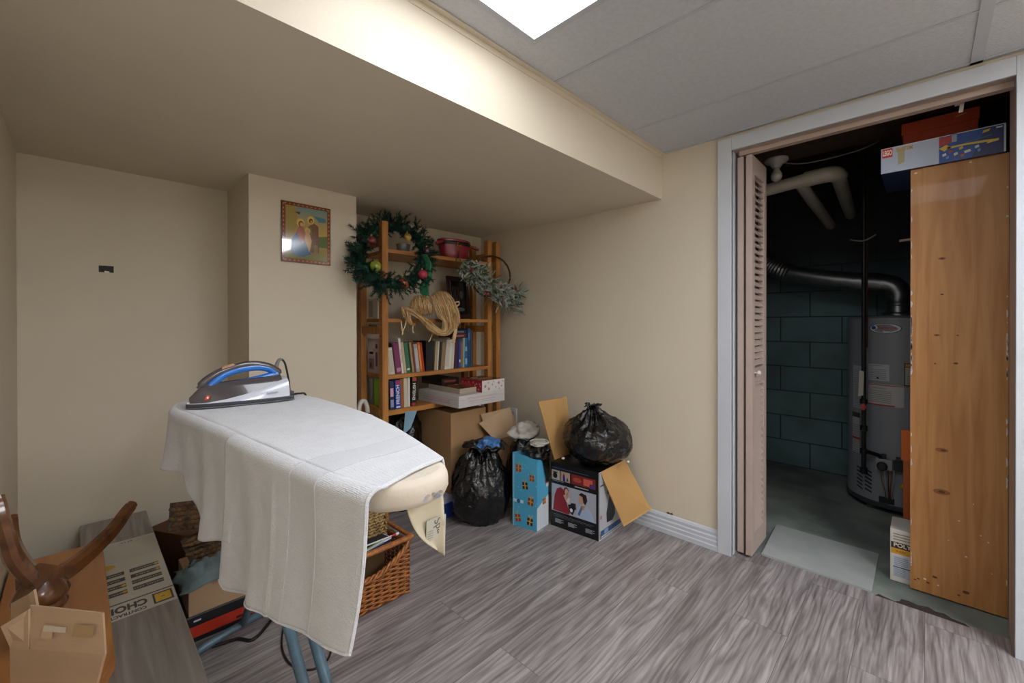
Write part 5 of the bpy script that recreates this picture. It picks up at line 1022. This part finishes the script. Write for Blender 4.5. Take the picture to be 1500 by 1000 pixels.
F = frame((2.50, .142, 1.8126), (1, 0, 0), (0, -1, 0)); b = MB(); b.prism(rect(.02, .02, .30, .18), 0, .0004, P('#1e3a7a'), F @ Matrix.Translation((0, 0, -.0009))); b.prism(rect(.03, .05, .09, .09), 0, .0004, P('#a86a4a'), F @ Matrix.Translation((0, 0, -.0014))); b.build('printed_bottom', t)
# red-orange box above
ro = mat('red_orange_card', '#a83c1c', .5, var=.08, vscale=4); t = thing('orange_shoe_box', (2.72, -.04, 1.923), 'orange-red lidded box standing on top of the toy box under the joists', 'box')
b = MB(); b.box((2.602, -.156, 1.9235), (2.86, .072, 1.995), ro); b.build('box_body', t, bevel=.001)
b = MB(); b.box((2.597, -.160, 1.995), (2.865, .078, 2.045), ro); b.build('lid', t, bevel=.0015); b = MB(); b.prism([(-.02, 0), (.012, .006), (.012, .009), (-.02, .003)], 0, .0005, P('#b88a70'), frame((2.5968, -.11, 2.022), (0, -1, 0), (0, 0, 1))); b.build('scuff', t)
b = MB(); b.tube(spline([(2.86, .12, 1.80), (2.85, .10, 1.755), (2.83, .075, 1.745), (2.82, .05, 1.77), (2.83, .03, 1.81)], 6), .0028, P('#a8a49c'), 6)
# water heater
HC = Vector((3.638, .123, 0)); HR = .25
ht = thing('water_heater', (3.638, .123, 0), 'grey cylindrical gas water heater behind the pine cabinet in the closet', 'water heater')
hg = mat('heater_enamel', '#878b91', .4, var=.04, vscale=3); MH = Matrix.Translation(HC)
b = MB(); b.lathe([(HR, .06), (HR, 1.165), (HR+.003, 1.168), (HR+.003, 1.18), (HR-.01, 1.188), (.06, 1.20)], hg, 64, MH); b.build('tank', ht, smooth=40)
b = MB(); b.lathe([(HR+.004, .035), (HR+.008, .04), (HR+.008, .058), (HR, .062), (HR-.02, .062), (HR-.02, .035)], P('#3a3c40', .4), 64, MH); b.build('base_ring', ht, smooth=40)
for a in (.4, 2.5, 4.6): b = MB(); b.box((HC.x+.2*math.cos(a)-.02, HC.y+.2*math.sin(a)-.02, -.004), (HC.x+.2*math.cos(a)+.02, HC.y+.2*math.sin(a)+.02, .04), P('#3a3c40', .4)); b.build('foot', ht)
class Wrap:
    """flat artwork bent round the tank; x to the right, y up, z out"""
    def __init__(s, phi, z): s.phi, s.z, s.b = phi, z, MB()
    def rect(s, x0, y0, x1, y1, c, k=1):
        n = max(1, int((x1-x0)/.012)); V = []
        for i in range(n+1): x = x0+(x1-x0)*i/n; V += [(x, y0, k*.0006), (x, y1, k*.0006)]
        s.b.add(V, [(2*i, 2*i+2, 2*i+3, 2*i+1) for i in range(n)], P(c, .45)); return s
    def poly(s, pts, c, k=1): s.b.prism(pts, 0, k*.0006, P(c, .35)); return s
    def text(s, st, size, c, x, y, sx=1, k=2, bold=0): s.b.text(st, size, P(c, .4), Matrix.Translation((x, y, k*.0006)), .0002, sx=sx, bold=bold); return s
    def done(s, nm):
        out = []
        for x, y, z in s.b.v: ph = s.phi - x/HR; r = HR+z+.0004; out.append((HC.x-r*math.cos(ph), HC.y+r*math.sin(ph), s.z+y))
        s.b.v = out; return s.b.build(nm, ht)
R = math.radians
w_ = Wrap(R(12), 1.118); w_.poly(ell(0, 0, .078, .031, 40), '#2c4a86', 1); w_.poly(ell(0, 0, .073, .027, 40), '#d6d8dc', 2); w_.text('Reliance', .028, '#b03a34', .010, .003, .95, 3, .0004); w_.poly(ell(-.054, .004, .011, .011, 16), '#2c4a86', 3); w_.text('WATER HEATER COMPANY', .006, '#5a6070', .01, -.014, .9, 3); w_.done('brand_badge')
w_ = Wrap(R(15), .80); w_.rect(-.07, -.0, .035, .10, '#b4b7ba'); w_.text('GAS WATER HEATER', .008, '#4a4e54', -.03, .09, .8); [w_.rect(-.06, .01+k*.011, .02, .014+k*.011, '#85898e', 2) for k in range(6)]; w_.poly([(-.03, .012), (-.02, .025), (-.01, .012)], '#2a2a2c', 3); w_.done('instruction_label')
w_ = Wrap(R(-8), .79); w_.rect(-.0, -.01, .16, .125, '#2a2420'); w_.rect(.004, -.004, .156, .10, '#a9a49a', 2); w_.rect(.004, .104, .156, .120, '#c88a3c', 2); w_.text('WARNING', .014, '#1a1614', .06, .112, .9, 3); w_.rect(.05, .06, .08, .085, '#5a3a24', 3); [w_.rect(.012, .005+k*.01, .13, .008+k*.01, '#6a6660', 3) for k in range(5)]; w_.done('warning_label')
w_ = Wrap(R(15), .64); w_.rect(-.07, .01, .10, .14, '#b9b6b4'); w_.rect(-.07, .01, .06, .018, '#a83a38', 2); w_.rect(-.07, .132, .12, .137, '#a83a38', 2); w_.text('FOR YOUR SAFETY', .010, '#5a5a5e', -.01, .115, .8); [w_.rect(-.06, .03+k*.011, .045, .034+k*.011, '#8b8b8e', 2) for k in range(7)]; w_.done('safety_label')
w_ = Wrap(R(50), .66); w_.rect(-.03, -.05, .05, .22, '#b0b2b6'); [w_.rect(-.02, -.04+k*.012, .04, -.036+k*.012, '#84878c', 2) for k in range(20)]; w_.done('rating_label')
w_ = Wrap(R(52), .35); w_.rect(-.03, -.03, .04, .23, '#3a3430'); w_.rect(-.027, -.027, .037, .20, '#aeb0b2', 2); w_.rect(-.027, .06, .037, .075, '#b03a38', 3); [w_.rect(-.02, -.02+k*.013, .03, -.016+k*.013, '#7a7d80', 3) for k in range(14)]; w_.done('rating_label')
w_ = Wrap(R(38), .10)
for i in range(2):
    for k in range(6): w_.poly([(-.045+i*.055, .015+k*.024), (-.005+i*.055, .003+k*.024), (-.005+i*.055, .013+k*.024), (-.045+i*.055, .025+k*.024)], '#1a1b1e', 1)
w_.done('air_vents')
b = MB(); Fv = frame((3.388, .178, .31), (0, -1, 0), (0, 0, 1)); b.prism(rect(-.035, -.03, .04, .03), 0, .05, P('#8d9094', .35), Fv); b.lathe([(.024, .05), (.026, .06), (.024, .075), (.018, .08)], P('#1c1c20', .4), 20, Fv @ Matrix.Translation((-.004, -.008, 0))); b.prism(rect(-.012, .03, .012, .055), .01, .035, P('#17171a'), Fv); b.build('gas_valve', ht, bevel=.002)
b = MB(); b.prism(rect(.045, -.025, .085, .028), .0, .045, P('#1b1b1e'), Fv); b.prism(rect(.055, .028, .075, .05), .01, .03, P('#1b1b1e'), Fv); b.build('igniter', ht)
for dx, mm in ((-.012, '#8a5a34'), (.006, '#9a9a9c'), (.022, '#2a2a2c'), (.036, '#8a3a24'), (.048, '#9a9a9c')):
    b = MB(); b.tube(spline([(3.36, .178-dx, .29), (3.345, .175-dx*.9, .22), (3.36, .165-dx*.5, .15), (3.385, .163-dx*.5, .10)], 6), .0028, P(mm, .4), 6); b.build('burner_line', ht, smooth=60)
b = MB(); Fv2 = frame((3.392, .165, .085), (0, -1, 0), (0, 0, 1)); b.prism(rect(-.035, -.018, .035, .018), 0, .006, P('#141416'), Fv2); b.build('burner_door', ht)
brass = mat('brass', '#b08a3c', .3, metal=.9); b = MB(); Fv3 = frame((3.39, .086, .195), (0, -1, 0), (0, 0, 1)); b.lathe([(.010, 0), (.010, .03), (.018, .034), (.018, .046), (.007, .05)], brass, 16, Fv3); b.build('drain_valve', ht, smooth=40)
# flue
galv = mat('galvanised_steel', '#7c7f82', .35, metal=.9, var=.15, vscale=12)
fl = thing('flue_pipe', (3.64, .4, 1.19), 'dull metal flue duct sloping up to the left from the water heater', 'duct')
b = MB(); MF = Matrix.Translation((3.638, .123, 1.198)); b.lathe([(.085, 0), (.085, .012), (.062, .02), (.060, .06), (.064, .065), (.064, .075), (.060, .08), (.060, .12)], galv, 28, MF); b.build('collar', fl, smooth=40)
b = MB(); b.tube(spline([(3.638, .123, 1.30), (3.638, .123, 1.34), (3.638, .150, 1.385), (3.638, .20, 1.405), (3.638, .235, 1.41)], 5), .063, galv, 24); b.build('elbow', fl, smooth=60)
b = MB(); b.tube([(3.638, .20, 1.403), (3.64, .32, 1.425)], .067, galv, 24); b.tube([(3.64, .31, 1.422), (3.64, .52, 1.462), (3.64, .73, 1.52)], .060, galv, 24); b.build('duct', fl, smooth=60)
b = MB(); pts = spline([(3.64, .71, 1.515), (3.64, .80, 1.56), (3.64, .87, 1.62), (3.64, .90, 1.72), (3.64, .90, 2.28)], 10); b.tube(pts, [.064+.005*(i % 2) for i in range(len(pts))], galv, 24); b.build('flexible_elbow', fl, smooth=30)
# gas pipe
bp_ = mat('black_iron_pipe', '#1e1d1d', .45, metal=.3); gp = thing('gas_pipe', (3.32, .265, .20), 'black iron gas pipe running down in front of the water heater', 'pipe')
b = MB(); b.tube([(3.32, .266, .24), (3.32, .266, 2.3)], .0115, bp_, 14); b.build('pipe', gp, smooth=60)
b = MB()
for z in (.245, .36, .50, .66): b.lathe([(.012, 0), (.019, .003), (.019, .030), (.012, .033)], bp_, 14, Matrix.Translation((3.32, .266, z)))
b.tube([(3.32, .266, .378), (3.345, .20, .36), (3.36, .19, .345)], .012, bp_, 12); b.build('pipe_fitting', gp, smooth=50)
b = MB(); b.tube([(3.30, .266, .648), (3.292, .266, .648)], .014, P('#b03028', .4), 12); b.prism(rect(-.008, -.018, .008, .018), 0, .006, P('#b03028', .4), frame((3.290, .266, .648), (0, -1, 0), (0, 0, 1))); b.build('valve_handle', gp)
b = MB(); b.prism([(-.005, -.09), (.018, -.085), (.022, .06), (.0, .065)], 0, .0015, P('#b5b0a0', .6), frame((3.30, .285, .80), (0, -1, 0), (0, 0, 1))); b.build('paper_tag', gp)
b = MB(); b.tube([(3.42, .262, 1.0), (3.42, .262, 2.3)], .007, P('#5a3020', .4), 10); o = b.build('copper_pipe', smooth=60); tag(o, 'thin copper pipe rising beside the black gas pipe', 'pipe')
b = MB(); b.tube(spline([(3.30, .33, 1.66), (3.30, .28, 1.645), (3.30, .25, 1.65), (3.30, .21, 1.675)], 5), .004, P('#8a8078', .5), 6); b.build('wire_strap', gp)
# pvc drain
pvc = mat('pvc_white', '#b9b2a4', .4, var=.1, vscale=6); dp = thing('drain_pipe', (2.95, .5, 1.95), 'white plastic drain pipe with an elbow under the closet joists', 'pipe')
b = MB(); b.tube([(2.95, 1.1, 1.93), (2.95, .47, 1.985)], .036, pvc, 20); b.build('pipe', dp, smooth=60)
b = MB(); b.tube(spline([(2.95, .50, 1.982), (2.952, .41, 1.987), (2.985, .365, 1.99), (3.05, .355, 1.989)], 6), .043, pvc, 20); b.build('elbow', dp, smooth=60)
b = MB(); b.tube([(3.04, .357, 1.989), (3.55, .38, 1.975), (4.03, .40, 1.96)], .036, pvc, 20); b.build('pipe', dp, smooth=60)
dp = thing('drain_pipe', (3.5, .5, 1.9), 'second white plastic pipe, left of and below the elbowed drain pipe', 'pipe')
b = MB(); b.tube([(2.955, .525, 1.972), (3.3, .522, 1.94), (4.03, .52, 1.90)], .034, pvc, 20); b.build('pipe', dp, smooth=60)
# lampholder and bulb
lh = thing('bare_bulb_lampholder', (2.80, .61, 2.09), 'white porcelain ceiling lampholder with an unlit bulb left of the drain pipe', 'light fixture')
po = mat('porcelain', '#a8a29c', .3, coat=.3); ML = Matrix.Translation((2.80, .612, 2.090)) @ Matrix.Rotation(math.pi, 4, 'X')
b = MB(); b.lathe([(.058, 0), (.060, .010), (.052, .020), (.032, .030), (.024, .045), (.022, .05)], po, 28, ML); b.build('porcelain_base', lh, smooth=50)
b = MB(); b.lathe([(.014, .05), (.018, .065), (.028, .085), (.030, .100), (.024, .118), (.010, .128), (.001, .130)], mat('frosted_bulb', '#b4b0aa', .25, coat=.3), 24, ML); b.build('bulb', lh, smooth=60)
b = MB(); b.tube(spline([(2.86, .60, 2.085), (2.89, .50, 2.06), (2.93, .35, 2.07), (2.97, .22, 2.10), (3.0, .15, 2.16), (3.0, .13, 2.30)], 8), .0035, P('#77736c'), 6); o = b.build('electric_wire', smooth=60); tag(o, 'pale electric wire drooping from the lampholder along the closet joists', 'wire')
# box of polyethylene, orange strip, lever
t = thing('poly_box', (2.62, .07, 0), 'white and yellow printed box on the concrete beside the foot of the pine cabinet', 'box')
b = MB(); b.box((2.553, -.06, -.003), (2.72, .112, .228), P('#c9c6bd', .5)); b.build('box_body', t, bevel=.0015)
F = frame((2.5528, .112, 0), (0, -1, 0), (0, 0, 1)); b = MB(); b.prism(rect(.003, .145, .17, .172), 0, .0004, P('#26221c'), F); b.text('POLY', .024, P('#d0cbb8'), F @ Matrix.Translation((.040, .159, .0006)), .0002, bold=.0008); b.prism(rect(.003, .120, .17, .145), 0, .0004, P('#c9942c'), F); b.text('WARP', .012, P('#5a4a20'), F @ Matrix.Translation((.034, .132, .0006)), .0002)
b.prism(rect(.010, .018, .15, .060), 0, .0004, P('#aab2c0'), F); b.prism(rect(.010, .064, .15, .112), 0, .0004, P('#b4bac6'), F); b.prism(rect(.010, .060, .15, .064), .0004, .0006, P('#3a3e4c'), F)
for k in range(5): b.prism(rect(.014, .07+k*.008, .06, .073+k*.008), .0004, .0006, P('#7a8090'), F); b.prism(rect(.014, .024+k*.007, .05, .026+k*.007), .0004, .0006, P('#7a8090'), F)
for k in range(3): b.prism(rect(.01, .182+k*.012, .12, .187+k*.012), 0, .0004, P('#8a8478'), F)
b.build('printed_label', t)
b = MB(); b.box((2.86, .045, -.004), (2.885, .078, .60), P('#a8551c', .5)); b.box((2.858, .045, .47), (2.887, .085, .62), P('#c8641c', .5)); o = b.build('orange_level', bevel=.002); tag(o, 'orange tool standing behind the pine cabinet, only its edge showing', 'tool')
b = MB(); b.tube([(3.0, .02, 1.583), (3.0, .098, 1.580)], .0065, P('#b8a894', .4), 10); b.tube([(3.0, .03, 1.583), (3.0, .03, 2.3)], .008, bp_, 10); o = b.build('lever_valve', smooth=50); tag(o, 'pale lever sticking out from behind the pine cabinet', 'lever')
# threshold board
b = MB(); b.prism([(2.369, .163), (2.775, .163), (2.778, .605), (2.372, .582)], -.003, .006, mat('pale_marble_board', '#a9adab', .5, var=.12, vscale=6, detail=8, bump=.05)); o = b.build('threshold_board'); tag(o, 'pale grey flat board lying on the concrete just inside the closet doorway', 'board')
